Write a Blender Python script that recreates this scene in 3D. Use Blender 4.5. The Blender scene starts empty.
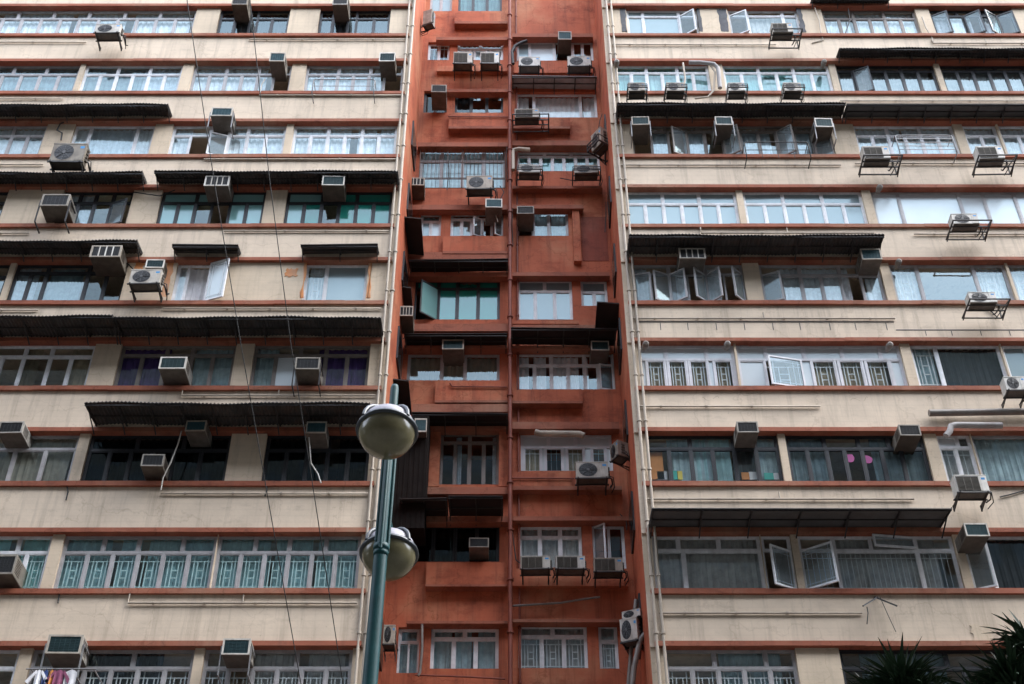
import bpy, math, random
from mathutils import Vector, Matrix
random.seed(7)
S = bpy.context.scene
COL = S.collection
R = math.radians
# ------------------------------------------------------------------ camera model
TH = R(40.0); FPX = 1577.0*math.tan(TH); CX, CY = 508.5, 342.0
ZC = 1.6                      # eye height
D = 25.5                      # street distance to the cream front
DR = 28.4                     # back wall of the red recess
def ray(px, py):
    v = -(py-CY)/FPX
    return Vector(((px-CX)/FPX, math.cos(TH)-v*math.sin(TH), math.sin(TH)+v*math.cos(TH)))
def P(px, py, y):             # the point seen at a pixel, at street distance y
    r = ray(px, py); k = y/r.y
    return Vector((r.x*k, y, ZC+r.z*k))
# ------------------------------------------------------------------ materials
MATS = {}
def nt(name):
    m = bpy.data.materials.new(name); m.use_nodes = True
    t = m.node_tree; t.nodes.clear()
    return m, t, t.nodes, t.links
def M(name, col, rough=.6, var=.2, scale=4., metal=0., bump=0., dirt=None, damt=.5, dscale=(2.2,2.2,.35), spec=.4, fine=0.):
    m, t, N, L = nt(name)
    out = N.new('ShaderNodeOutputMaterial'); b = N.new('ShaderNodeBsdfPrincipled')
    L.new(b.outputs[0], out.inputs[0])
    b.inputs['Roughness'].default_value = rough; b.inputs['Metallic'].default_value = metal
    b.inputs['Specular IOR Level'].default_value = spec
    g = N.new('ShaderNodeNewGeometry')
    n = N.new('ShaderNodeTexNoise'); n.inputs['Scale'].default_value = scale; n.inputs['Detail'].default_value = 6; n.inputs['Roughness'].default_value = .62
    L.new(g.outputs['Position'], n.inputs['Vector'])
    r = N.new('ShaderNodeValToRGB'); r.color_ramp.elements[0].position = .3; r.color_ramp.elements[1].position = .7
    c = Vector(col)
    r.color_ramp.elements[0].color = (*(c*(1-var)), 1); r.color_ramp.elements[1].color = (*(c*(1+var*.6)), 1)
    L.new(n.outputs['Fac'], r.inputs[0]); last = r.outputs[0]
    if dirt is not None:
        mp = N.new('ShaderNodeMapping'); mp.inputs['Scale'].default_value = dscale
        L.new(g.outputs['Position'], mp.inputs['Vector'])
        d = N.new('ShaderNodeTexNoise'); d.inputs['Scale'].default_value = 1.; d.inputs['Detail'].default_value = 8; d.inputs['Roughness'].default_value = .68
        L.new(mp.outputs[0], d.inputs['Vector'])
        rr = N.new('ShaderNodeValToRGB'); rr.color_ramp.elements[0].position = .46; rr.color_ramp.elements[1].position = .78
        rr.color_ramp.elements[0].color = (0,0,0,1); rr.color_ramp.elements[1].color = (damt,damt,damt,1)
        L.new(d.outputs['Fac'], rr.inputs[0])
        mx = N.new('ShaderNodeMix'); mx.data_type = 'RGBA'
        L.new(rr.outputs[0], mx.inputs[0]); L.new(last, mx.inputs[6]); mx.inputs[7].default_value = (*dirt, 1)
        last = mx.outputs[2]
    if fine:
        f = N.new('ShaderNodeTexNoise'); f.inputs['Scale'].default_value = 26; f.inputs['Detail'].default_value = 4
        L.new(g.outputs['Position'], f.inputs['Vector'])
        fr = N.new('ShaderNodeValToRGB'); fr.color_ramp.elements[0].position = .3; fr.color_ramp.elements[1].position = .72
        fr.color_ramp.elements[0].color = (1-fine,1-fine,1-fine,1); fr.color_ramp.elements[1].color = (1,1,1,1)
        L.new(f.outputs['Fac'], fr.inputs[0])
        m2 = N.new('ShaderNodeMix'); m2.data_type = 'RGBA'; m2.blend_type = 'MULTIPLY'; m2.inputs[0].default_value = 1
        L.new(last, m2.inputs[6]); L.new(fr.outputs[0], m2.inputs[7]); last = m2.outputs[2]
    L.new(last, b.inputs['Base Color'])
    if bump:
        n2 = N.new('ShaderNodeTexNoise'); n2.inputs['Scale'].default_value = 14; n2.inputs['Detail'].default_value = 5
        L.new(g.outputs['Position'], n2.inputs['Vector'])
        bp = N.new('ShaderNodeBump'); bp.inputs['Strength'].default_value = bump; bp.inputs['Distance'].default_value = .03
        L.new(n2.outputs['Fac'], bp.inputs['Height']); L.new(bp.outputs[0], b.inputs['Normal'])
    if name.startswith('ac_'):
        oi = N.new('ShaderNodeObjectInfo'); rr2 = N.new('ShaderNodeValToRGB'); e=rr2.color_ramp.elements
        e[0].color=(.62,.56,.48,1); e[1].color=(1.12,1.12,1.1,1); L.new(oi.outputs['Random'], rr2.inputs[0])
        m3 = N.new('ShaderNodeMix'); m3.data_type='RGBA'; m3.blend_type='MULTIPLY'; m3.inputs[0].default_value=1
        L.new(last, m3.inputs[6]); L.new(rr2.outputs[0], m3.inputs[7]); L.new(m3.outputs[2], b.inputs['Base Color'])
    MATS[name] = m
    return m
def wallmat(name, col, dirt, damt, red=False):
    """painted render: blotches, drip streaks, hairline cracks, patch repairs and faint board courses"""
    m, t, N, L = nt(name)
    out = N.new('ShaderNodeOutputMaterial'); b = N.new('ShaderNodeBsdfPrincipled'); L.new(b.outputs[0], out.inputs[0])
    b.inputs['Roughness'].default_value = .75; b.inputs['Specular IOR Level'].default_value = .25
    g = N.new('ShaderNodeNewGeometry')
    def noise(scale, vec, det=6, ro=.6):
        n = N.new('ShaderNodeTexNoise'); n.inputs['Scale'].default_value = scale; n.inputs['Detail'].default_value = det; n.inputs['Roughness'].default_value = ro
        L.new(vec, n.inputs['Vector']); return n.outputs['Fac']
    def mapd(s):
        mp = N.new('ShaderNodeMapping'); mp.inputs['Scale'].default_value = s; L.new(g.outputs['Position'], mp.inputs['Vector']); return mp.outputs[0]
    def ramp(fac, p0, c0, p1, c1):
        r = N.new('ShaderNodeValToRGB'); e = r.color_ramp.elements
        e[0].position = p0; e[0].color = (*c0,1); e[1].position = p1; e[1].color = (*c1,1); L.new(fac, r.inputs[0]); return r.outputs[0]
    def mix(f, a, c, mode='MIX'):
        x = N.new('ShaderNodeMix'); x.data_type = 'RGBA'; x.blend_type = mode
        if isinstance(f, float): x.inputs[0].default_value = f
        else: L.new(f, x.inputs[0])
        L.new(a, x.inputs[6])
        if isinstance(c, tuple): x.inputs[7].default_value = (*c,1)
        else: L.new(c, x.inputs[7])
        return x.outputs[2]
    c = Vector(col)
    base = ramp(noise(.9, g.outputs['Position']), .3, tuple(c*.84), .7, tuple(c*1.08))
    w = (damt,)*3
    if red:
        base = mix(ramp(noise(.45, g.outputs['Position'], 7, .66), .47, (0,0,0), .66, (.75,.75,.75)), base, tuple(Vector((c.x*1.0,c.y*1.75,c.z*2.0))))
        base = mix(ramp(noise(.75, mapd((1,1,1.6)), 9, .72), .52, (0,0,0), .66, (.8,.8,.8)), base, tuple(Vector((c.x*.50,c.y*.44,c.z*.42))))
    s1 = ramp(noise(1., mapd((4.5,4.5,.28)), 9, .72), .5, (0,0,0), .82, w)
    base = mix(s1, base, dirt)
    s2 = ramp(noise(1.6, mapd((1.,1.,2.2)), 10, .72), .56, (0,0,0), .80, tuple(Vector(w)*.55))
    base = mix(s2, base, tuple(Vector(dirt)*.8))
    s3 = ramp(noise(9, g.outputs['Position'], 6, .75), .62, (0,0,0), .78, tuple(Vector(w)*.8))
    base = mix(s3, base, tuple(Vector(dirt)*.6))
    # faint horizontal board courses left in the render
    wv = N.new('ShaderNodeTexWave'); wv.wave_type = 'BANDS'; wv.bands_direction = 'Z'; wv.inputs['Scale'].default_value = 1.9
    wv.inputs['Distortion'].default_value = .6; wv.inputs['Detail'].default_value = 2; L.new(g.outputs['Position'], wv.inputs['Vector'])
    base = mix(.3, base, ramp(wv.outputs['Fac'], .0, (.88,.88,.88), .18, (1,1,1)), 'MULTIPLY')
    # cracks
    v = N.new('ShaderNodeTexVoronoi'); v.feature = 'DISTANCE_TO_EDGE'; v.inputs['Scale'].default_value = .55
    nz = N.new('ShaderNodeTexNoise'); nz.inputs['Scale'].default_value = 2.4; nz.inputs['Detail'].default_value = 5
    L.new(g.outputs['Position'], nz.inputs['Vector'])
    va = N.new('ShaderNodeVectorMath'); va.operation = 'MULTIPLY_ADD'; va.inputs[1].default_value = (.9,.9,.9)
    L.new(nz.outputs['Color'], va.inputs[0]); L.new(g.outputs['Position'], va.inputs[2]); L.new(va.outputs[0], v.inputs['Vector'])
    cr = ramp(v.outputs['Distance'], .0, (.55,.5,.45), .012, (1,1,1))
    base = mix(.3 if not red else .6, base, cr, 'MULTIPLY')
    L.new(base, b.inputs['Base Color'])
    bp = N.new('ShaderNodeBump'); bp.inputs['Strength'].default_value = .13; bp.inputs['Distance'].default_value = .03
    L.new(noise(11, g.outputs['Position'], 6), bp.inputs['Height']); L.new(bp.outputs[0], b.inputs['Normal'])
    MATS[name] = m; return m
wallmat('cream_paint', (.645,.53,.405), (.23,.18,.13), .75)
wallmat('pillar_paint', (.62,.505,.37), (.23,.19,.15), .5)
wallmat('red_paint', (.44,.115,.054), (.075,.027,.018), .82, True)
wallmat('ledge_paint', (.31,.098,.055), (.10,.05,.035), .6, True)
wallmat('brick_red', (.25,.06,.035), (.07,.025,.018), .8, True)
M('interior', (.24,.235,.22), .9, .3, 1.2)
M('white_frame', (.74,.75,.76), .4, .18, 5, dirt=(.28,.26,.23), damt=.5)
M('grille_paint', (.62,.66,.66), .5, .15, 5)
M('grey_frame', (.40,.39,.39), .4, .2, 5, dirt=(.15,.14,.13), damt=.5)
M('brown_frame', (.19,.165,.145), .45, .2, 5)
M('dark_frame', (.022,.024,.027), .4, .2, 5)
M('white_panel', (.60,.60,.62), .55, .15, 2, dirt=(.3,.29,.27), damt=.5)
M('lace', (.76,.83,.86), .9, .25, 7)
M('white_cloth', (.78,.78,.79), .9, .2, 4)
M('teal_cloth', (.32,.52,.52), .9, .25, 4)
M('green_cloth', (.03,.30,.24), .9, .35, 3)
M('blue_cloth', (.33,.44,.46), .9, .3, 4)
M('purple_cloth', (.085,.045,.19), .9, .3, 4)
M('grey_cloth', (.43,.43,.41), .9, .3, 4)
M('olive_cloth', (.26,.25,.20), .9, .25, 4)
M('beige_cloth', (.36,.30,.20), .9, .25, 4)
M('dark_cloth', (.035,.038,.042), .9, .3, 4)
M('orange_card', (.50,.20,.05), .8, .15, 3)
M('teal_card', (.05,.36,.30), .8, .15, 3)
M('yellow_card', (.55,.45,.08), .8, .15, 3)
M('white_card', (.6,.62,.62), .8, .15, 3)
M('pink_sticker', (.34,.055,.21), .6, .12, 6)
M('pink_cloth', (.24,.07,.13), .9, .2, 6)
M('navy_cloth', (.025,.05,.16), .9, .2, 6)
M('ac_white', (.55,.53,.49), .5, .2, 6, dirt=(.22,.17,.12), damt=.75, dscale=(6,6,1.5))
M('ac_beige', (.31,.295,.265), .55, .3, 6, dirt=(.12,.085,.06), damt=.85, dscale=(6,6,1.5))
M('ac_under', (.115,.103,.09), .7, .35, 5, dirt=(.06,.045,.035), damt=.8)
M('ac_grille_blue', (.035,.085,.10), .45, .25, 8, metal=.3)
M('ac_grille_dark', (.018,.019,.02), .5, .25, 8)
M('fan_black', (.008,.0085,.009), .45, .2, 8)
M('fan_guard', (.075,.075,.075), .5, .2, 8)
M('louvre_brown', (.13,.115,.09), .6, .25, 8)
M('sticker_blue', (.03,.22,.48), .5, .1, 8)
M('steel_black', (.038,.036,.035), .55, .3, 8, metal=.2)
M('steel_rust', (.10,.06,.045), .7, .4, 8, dirt=(.16,.06,.025), damt=.6)
M('steel_grey', (.25,.25,.25), .5, .3, 8, metal=.4)
M('pipe_cream', (.44,.37,.29), .55, .15, 3, dirt=(.15,.12,.1), damt=.6)
M('pipe_red', (.22,.055,.032), .6, .25, 4, dirt=(.05,.025,.02), damt=.6)
M('pipe_grey', (.20,.18,.16), .45, .25, 5, dirt=(.14,.09,.06), damt=.7)
M('hose_black', (.018,.018,.018), .55, .2, 6)
M('awning_dark', (.055,.052,.05), .75, .4, 2.2, dirt=(.10,.06,.04), damt=.7, dscale=(1.5,3,3))
M('awning_grey', (.09,.088,.086), .75, .25, 3, dirt=(.06,.05,.045), damt=.6)
M('awning_pale', (.34,.32,.31), .7, .2, 3, dirt=(.14,.1,.08), damt=.6)
M('hood_brown_slab_shade', (.02,.0135,.012), .8, .35, 3, dirt=(.03,.02,.018), damt=.6)  # side hoods, and the shade under recess slabs held in the colour
M('void_shade', (.013,.010,.009), .9, .35, 3, spec=.1)  # deep shade under the deck above, put into the colour
M('patch_orange', (.62,.25,.09), .8, .2, 5, dirt=(.5,.4,.3), damt=.7)
M('peel_tan', (.30,.24,.15), .9, .3, 4)
M('mortar_grey', (.10,.10,.105), .9, .35, 4)
M('lamp_teal', (.004,.055,.060), .5, .25, 8, spec=.3)
M('lamp_rim', (.02,.028,.036), .35, .15, 8, spec=.6)
M('lamp_hood', (.33,.32,.37), .45, .15, 8)
M('lamp_bowl', (.15,.135,.075), .16, .25, 5, spec=.5)
M('lamp_gear', (.03,.03,.022), .6, .2, 8)
M('asphalt', (.05,.05,.052), .9, .3, .7, bump=.3)
M('paving', (.10,.097,.09), .9, .25, 1.2, bump=.2)
M('road_paint', (.7,.7,.68), .7, .15, 3)
M('leaf', (.022,.045,.022), .5, .5, 5, spec=.3)
M('bark', (.10,.08,.06), .9, .4, 8, bump=.6)
M('opposite_wall', (.075,.07,.065), .8, .25, .5)
M('opposite_glass', (.03,.035,.04), .15, .25, .6, spec=.6)
def glass(name, tint, base, rough=.02, body=None, bamt=0.):
    m, t, N, L = nt(name)
    out = N.new('ShaderNodeOutputMaterial'); tr = N.new('ShaderNodeBsdfTransparent'); gl = N.new('ShaderNodeBsdfGlossy')
    g = N.new('ShaderNodeNewGeometry'); n = N.new('ShaderNodeTexNoise'); n.inputs['Scale'].default_value = 1.3; n.inputs['Detail'].default_value = 3
    L.new(g.outputs['Position'], n.inputs['Vector'])
    bp = N.new('ShaderNodeBump'); bp.inputs['Strength'].default_value = .06; bp.inputs['Distance'].default_value = .05
    L.new(n.outputs['Fac'], bp.inputs['Height']); L.new(bp.outputs[0], gl.inputs['Normal'])
    tr.inputs[0].default_value = (*tint, 1); gl.inputs[0].default_value = (.74,.95,1,1); gl.inputs['Roughness'].default_value = rough
    f = N.new('ShaderNodeLayerWeight'); pw = N.new('ShaderNodeMath'); pw.operation = 'POWER'; pw.inputs[1].default_value = 5.; L.new(f.outputs['Facing'], pw.inputs[0])
    ad = N.new('ShaderNodeMath'); ad.operation = 'MULTIPLY_ADD'; ad.use_clamp = True; ad.inputs[1].default_value = .9; ad.inputs[2].default_value = base+.04; L.new(pw.outputs[0], ad.inputs[0])
    inner = tr.outputs[0]
    if body:
        df = N.new('ShaderNodeBsdfDiffuse'); r = N.new('ShaderNodeValToRGB'); c = Vector(body)
        r.color_ramp.elements[0].color = (*(c*.85),1); r.color_ramp.elements[1].color = (*(c*1.1),1); L.new(n.outputs['Fac'], r.inputs[0]); L.new(r.outputs[0], df.inputs[0])
        mi = N.new('ShaderNodeMixShader'); mi.inputs[0].default_value = bamt
        L.new(tr.outputs[0], mi.inputs[1]); L.new(df.outputs[0], mi.inputs[2]); inner = mi.outputs[0]
    mx = N.new('ShaderNodeMixShader'); L.new(ad.outputs[0], mx.inputs[0]); L.new(inner, mx.inputs[1]); L.new(gl.outputs[0], mx.inputs[2])
    L.new(mx.outputs[0], out.inputs[0]); MATS[name] = m
glass('clear', (.93,.96,.96), .05)
glass('sky', (.75,.8,.82), .08)
glass('teal', (.80,.95,.94), .05)
glass('dark', (.62,.65,.66), .025)
glass('blank', (.25,.27,.28), .0)
glass('frost', (.6,.66,.68), .05, .15, (.32,.41,.43), .75)
glass('pale', (.6,.66,.68), .05, .2, (.66,.70,.71), .85)
glass('tealfrost', (.4,.6,.58), .06, .1, (.24,.47,.45), .75)
glass('greenfrost', (.3,.7,.6), .05, .08, (.025,.27,.21), .7)
glass('milky', (.8,.85,.87), .01, .06, (.42,.49,.51), .26)
glass('bowl', (.42,.41,.30), .05, .07, (.105,.098,.058), .80)
# ------------------------------------------------------------------ mesh builder
class MB:
    def __init__(s): s.v=[]; s.f=[]; s.m=[]; s.sm=[]
    def quad(s, a,b,c,d, m=0):
        i=len(s.v); s.v += [tuple(a),tuple(b),tuple(c),tuple(d)]; s.f.append((i,i+1,i+2,i+3)); s.m.append(m); s.sm.append(False)
    def box(s, x0,x1,y0,y1,z0,z1, m=0):
        i=len(s.v)
        s.v += [(x0,y0,z0),(x1,y0,z0),(x1,y1,z0),(x0,y1,z0),(x0,y0,z1),(x1,y0,z1),(x1,y1,z1),(x0,y1,z1)]
        for f in ((0,3,2,1),(4,5,6,7),(0,1,5,4),(1,2,6,5),(2,3,7,6),(3,0,4,7)):
            s.f.append(tuple(i+k for k in f)); s.m.append(m); s.sm.append(False)
    def hexa(s, pts, m=0):      # 8 points, bottom ring then top ring
        i=len(s.v); s.v += [tuple(p) for p in pts]
        for f in ((0,3,2,1),(4,5,6,7),(0,1,5,4),(1,2,6,5),(2,3,7,6),(3,0,4,7)):
            s.f.append(tuple(i+k for k in f)); s.m.append(m); s.sm.append(False)
    def tube(s, path, r, n=6, m=0, cap=True):
        path=[Vector(p) for p in path]; rs = r if isinstance(r,(list,tuple)) else [r]*len(path)
        i0=len(s.v); up=None
        for k,p in enumerate(path):
            d=(path[min(k+1,len(path)-1)]-path[max(k-1,0)]).normalized()
            if up is None: up = Vector((0,0,1)) if abs(d.z)<.9 else Vector((0,1,0))
            a=d.cross(up).normalized(); b=a.cross(d).normalized(); up=b
            for j in range(n):
                t=2*math.pi*(j+.5)/n; s.v.append(tuple(p+(a*math.cos(t)+b*math.sin(t))*rs[k]))
        for k in range(len(path)-1):
            for j in range(n):
                q=i0+k*n; s.f.append((q+j,q+(j+1)%n,q+n+(j+1)%n,q+n+j)); s.m.append(m); s.sm.append(n>4)
        if cap:
            for q,rev in ((i0,False),(i0+(len(path)-1)*n,True)):
                k0=len(s.v); s.v += s.v[q:q+n]; ring=list(range(k0,k0+n))
                s.f.append(tuple(reversed(ring) if rev else ring)); s.m.append(m); s.sm.append(False)
    def bar(s, a, b, w, m=0): s.tube([a,b], w*.7071, 4, m)
    def lathe(s, prof, c, n=28, m=0):   # profile of (r, z) about a vertical axis at c
        i0=len(s.v)
        for r,z in prof:
            for j in range(n):
                t=2*math.pi*j/n; s.v.append((c[0]+r*math.cos(t), c[1]+r*math.sin(t), c[2]+z))
        for k in range(len(prof)-1):
            for j in range(n):
                q=i0+k*n; s.f.append((q+j,q+(j+1)%n,q+n+(j+1)%n,q+n+j)); s.m.append(m); s.sm.append(True)
    def disc(s, c, r0, r1, y, n=28, m=0):   # ring in the xz plane
        i0=len(s.v)
        for r in (r0,r1):
            for j in range(n):
                t=2*math.pi*j/n; s.v.append((c[0]+r*math.cos(t), y, c[1]+r*math.sin(t)))
        for j in range(n): s.f.append((i0+j,i0+(j+1)%n,i0+n+(j+1)%n,i0+n+j)); s.m.append(m); s.sm.append(False)
    def build(s, name, mats, parent=None, loc=None, bevel=0.):
        me=bpy.data.meshes.new(name)
        o=bpy.data.objects.new(name, me); COL.objects.link(o)
        v=s.v
        if loc is not None and parent is None:
            v=[(a-loc[0],b-loc[1],c-loc[2]) for a,b,c in v]; o.location=loc
        me.from_pydata(v,[],s.f)
        if isinstance(mats,str): mats=[mats]
        for m in mats: me.materials.append(MATS[m])
        me.polygons.foreach_set('material_index', s.m); me.polygons.foreach_set('use_smooth', s.sm); me.update()
        if parent is not None: o.parent=parent
        if bevel:
            b=o.modifiers.new('bevel','BEVEL'); b.width=bevel; b.segments=2; b.limit_method='ANGLE'
        return o
def tag(o, label=None, cat=None, group=None, kind=None):
    if label: o['label']=label
    if cat: o['category']=cat
    if group: o['group']=group
    if kind: o['kind']=kind
    return o
def empty(name, loc):
    o=bpy.data.objects.new(name, None); COL.objects.link(o); o.location=loc; o.empty_display_size=.2; return o
def copy_tree(o, parent=None):
    c=o.copy(); COL.objects.link(c); c.parent=parent
    for ch in list(o.children): copy_tree(ch, c)
    return c
def uni(a, b): return random.uniform(a, b)

# ------------------------------------------------------------------ floor levels of the cream front
YF = D-.07                     # face of the ledges
zA = P(CX, 35.5, YF).z; zB = P(CX, 593, YF).z
H = (zA-zB)/7
def sill(k): return zA-k*H     # underside of the sill ledge of row k (row 0 = top one in view)
LED, WTOP = .115, 1.555        # sill thickness, height of the eyebrow's underside above the sill's underside
YW = D+.17                     # window plane
YP = D+.05                     # pillar face
BACK = D+1.6

bld = empty('apartment_building', (P(510,342,D).x, D, 0))
tag(bld, 'tall weathered apartment block with cream wings, red ledges and a deep red recess between', 'apartment building')
BL = bld.location.copy()
def bpart(mb, name, mats, label=None, bevel=0., parent=None):
    v=[(a-BL.x,b-BL.y,c-BL.z) for a,b,c in mb.v]; mb.v=v
    o=mb.build(name, mats, parent or bld, bevel=bevel)
    if label: o['label']=label
    return o
# edges of the wings in metres
XL1 = P(389.0, 345, D).x       # right edge of the left wing
XR0 = P(627.5, 345, D).x       # left edge of the right wing
XL0 = P(-150, 345, D).x; XR1 = P(1180, 345, D).x
XI0=P(403.5,345,DR).x; XI1=P(618.,345,DR).x
ZTOP = sill(-3); ZPOD = sill(10)

# ------------------------------------------------------------------ windows
def curtain_mesh(mb, xa, xb, z0, z1, y, m, amp=.016, per=.17):
    n=max(4,int((xb-xa)/.03)); ph=uni(0,6); pts=[]
    for i in range(n+1):
        x=xa+(xb-xa)*i/n
        dy=amp*math.sin(x/per*6.283+ph+.8*math.sin(x*3.1+ph))+.4*amp*math.sin(x/per*15+ph)
        pts.append((x,y+dy))
    for i in range(n):
        (x,yy),(x2,y2)=pts[i],pts[i+1]
        mb.quad((x,yy,z0),(x2,y2,z0),(x2,y2,z1),(x,yy,z1),m); mb.sm[-1]=True
def sash_mesh(w, h, hinge, ang, grid=False):
    """casement leaf at origin (hinge line x=0), opening towards -y"""
    mb=MB(); t=.045; dp=.04
    mb.box(0,w,-dp,0,0,t); mb.box(0,w,-dp,0,h-t,h); mb.box(0,t,-dp,0,t,h-t); mb.box(w-t,w,-dp,0,t,h-t)
    mb.quad((t,-dp*.5,t),(w-t,-dp*.5,t),(w-t,-dp*.5,h-t),(t,-dp*.5,h-t),1)
    if grid:
        a,b=t+.07,w-t-.07
        for x in (a,b): mb.box(x-.006,x+.006,-.012,-.004,t,h-t)
        for z in (t+.09,h-t-.09): mb.box(t,w-t,-.0035,.004,z-.006,z+.006)
    s=1 if hinge=='L' else -1
    ca,sa=math.cos(R(ang)),math.sin(R(ang))
    mb.v=[((x*ca+y*sa)*s, -x*sa+y*ca, z) for x,y,z in mb.v]
    return mb
WCOUNT=0
GL=['clear','sky','teal','dark','frost','pale','blank','tealfrost','greenfrost']
def window(xa, xb, z0, z1, yw, frame='white', lo=4, up=2, tf=.3, gl='clear', cur=None, grille=None, opn=(), fixed=None, room=True, label=None, skip=()):
    """xa..xb, z0..z1 in metres on the plane yw; lo / up = columns (count or weights)"""
    global WCOUNT
    fm={'white':'white_frame','grey':'grey_frame','dark':'dark_frame','brown':'brown_frame','panel':'white_panel'}[frame]
    lo=[1]*lo if isinstance(lo,int) else list(lo); up=([1]*up if isinstance(up,int) else list(up)) if up else []
    mb=MB(); w=.052; dp=.07; ya,yb=yw-dp*.5,yw+dp*.5
    zt=z1-(z1-z0)*tf if up else z1
    mb.box(xa,xb,ya,yb,z0,z0+w); mb.box(xa,xb,ya,yb,z1-w,z1)
    mb.box(xa,xa+w,ya,yb,z0+w,z1-w); mb.box(xb-w,xb,ya,yb,z0+w,z1-w)
    if up: mb.box(xa+w,xb-w,ya+.003,yb-.003,zt-w*.5,zt+w*.5)
    def cells(ws, za, zb):
        tot=float(sum(ws)); x=xa+w*.5; out=[]; span=xb-xa-w
        for i,k in enumerate(ws):
            x2=x+span*k/tot
            if i<len(ws)-1: mb.box(x2-w*.46,x2+w*.46,ya+.006,yb-.006,za,zb)
            out.append((x+w*.5,x2-w*.5,za,zb)); x=x2
        return out
    lc=cells(lo, z0+w, zt-(w*.5 if up else w)); uc=cells(up, zt+w*.5, z1-w) if up else []
    gm=MB(); sw=.026
    openi={o[0]:o for o in opn}
    for i,(a,b,c,d) in enumerate(lc+uc):
        if (i in openi) or (i in skip): continue
        if b-a>.2:
            for q in ((a,b,c,c+sw),(a,b,d-sw,d)): mb.box(q[0],q[1],ya+.012,yb-.012,q[2],q[3])
            for q in ((a,a+sw),(b-sw,b)): mb.box(q[0],q[1],ya+.012,yb-.012,c+sw,d-sw)
        tx,tz=R(random.gauss(0,.9)),R(random.gauss(0,.9)); cx,cz=(a+b)/2,(c+d)/2; pts=[]
        for X,Z in ((a,c),(b,c),(b,d),(a,d)): pts.append((X, yw+(X-cx)*math.tan(tx)*.5+(Z-cz)*math.tan(tz)*.5, Z))
        g = gl if isinstance(gl,str) else gl[i%len(gl)]
        gm.quad(*pts, GL.index(g))
    o=bpart(mb,'window',fm,label); WCOUNT+=1
    bpart(gm,'pane',GL,parent=o)
    if cur:
        for cm,spans in (cur if isinstance(cur,list) else [cur]):
            for a,b in spans:
                cmb=MB(); curtain_mesh(cmb, xa+.02+(xb-xa-.04)*a, xa+.02+(xb-xa-.04)*b, z0+.03, z1-.03, yw+.115, 0)
                bpart(cmb,'curtain',cm,parent=o)
    if grille:
        gb=MB(); yy=yw+.055; r=.011
        style = grille
        gb.box(xa+w,xb-w,yy-r*.5,yy+r*.5,lc[0][2]+.004,lc[0][2]+.018)
        if style=='bars':
            for a,b,c,d in lc:
                n=max(2,int((b-a)/.11))
                for k in range(1,n): gb.box(a+(b-a)*k/n-r*.6,a+(b-a)*k/n+r*.6,yy-r*.6,yy+r*.6,c,d)
                gb.box(a,b,yy-r,yy+r,c+.12,c+.132); gb.box(a,b,yy-r,yy+r,d-.132,d-.12)
        else:
            for a,b,c,d in lc:
                w_=b-a; h_=d-c
                if w_>.95: continue
                for x in (a+.2*w_,b-.2*w_,a+.36*w_,b-.36*w_):
                    full = abs(x-(a+b)/2)>.2*w_
                    gb.box(x-r,x+r,yy-r,yy+r,c if full else c+.16*h_,d if full else d-.16*h_)
                for z in (c+.16*h_,d-.16*h_): gb.box(a,b,yy-r*.9,yy+r*.9,z-r,z+r)
                gb.box(a+.36*w_,b-.36*w_,yy-r*.8,yy+r*.8,(c+d)/2-.1*h_-r,(c+d)/2-.1*h_+r); gb.box(a+.36*w_,b-.36*w_,yy-r*.8,yy+r*.8,(c+d)/2+.1*h_-r,(c+d)/2+.1*h_+r)
        bpart(gb,'security_grille','grille_paint',parent=o)
    for it in opn:
        i,hg,ang=it[:3]; a,b,c,d=(lc+uc)[i]; a-=.02;b+=.02
        m=sash_mesh(b-a, d-c, hg, ang, len(it)>3)
        ox = a if hg=='L' else b
        m.v=[(x+ox,y+ya-(.13 if ang>90 else 0),z+c) for x,y,z in m.v]
        bpart(m,'open_sash',[fm if frame!='dark' else 'dark_frame', 'milky' if len(it)<=4 else it[4]],parent=o)
    return o
GL_DUMMY=0
PILL={'L':{}, 'R':{}}          # x-intervals of openings per wing and row
def W(side,row,x0,x1,yp=None,**kw):
    z=sill(row); zb=z+LED; py = yp
    if py is None:
        py=[32,89.5,152,221.5,297.6,383,478.5,587.5,700][row] if 0<=row<9 else None
    xa=P(x0,py,YW).x; xb=P(x1,py,YW).x
    PILL[side].setdefault(row,[]).append((xa,xb))
    return window(xa,xb,zb-.01,z+WTOP+.01,YW,**kw)
lace=('lace',[(0,.32),(.34,.66),(.68,1)])
# --- left wing
W('L',0,-60,193,frame='grey',lo=13,up=7,gl='clear',cur=('lace',[(0,.2),(.22,.5),(.52,.72),(.75,.98)]))
W('L',0,217,288,frame='dark',lo=[6,6,2.5,6,6.5],up=[6,6,2.5,12.5],gl='sky',cur=('dark_cloth',[(0,1)]))
W('L',0,318,389.5,frame='dark',lo=[5,6,3,7,6],up=[5,6,3,13],gl='sky',cur=('dark_cloth',[(0,1)]))
W('L',1,-60,75,frame='grey',lo=7,up=4,gl='sky',cur=('blue_cloth',[(0,1)]))
W('L',1,80,179,frame='white',lo=6,up=3,gl='sky',cur=[('blue_cloth',[(0,.6)]),('lace',[(.6,1)])])
W('L',1,190,289.5,frame='grey',lo=6,up=[2,2,1,1],gl='clear',cur=('lace',[(0,.75)]),skip=(5,))
W('L',1,304,402,frame='grey',lo=[1,1,1,1,1,1.1],up=[2,2,.9,1.1],gl='clear',cur=('lace',[(0,.68),(.7,.8)]),skip=(5,))
W('L',2,-60,41,frame='grey',lo=6,up=3,gl='clear',cur=('lace',[(0,.3),(.45,1)]))
W('L',2,69,150.5,frame='white',lo=[1,3.1,1.1],up=0,gl=['clear','sky','clear'],cur=('lace',[(0,1)]))
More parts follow.
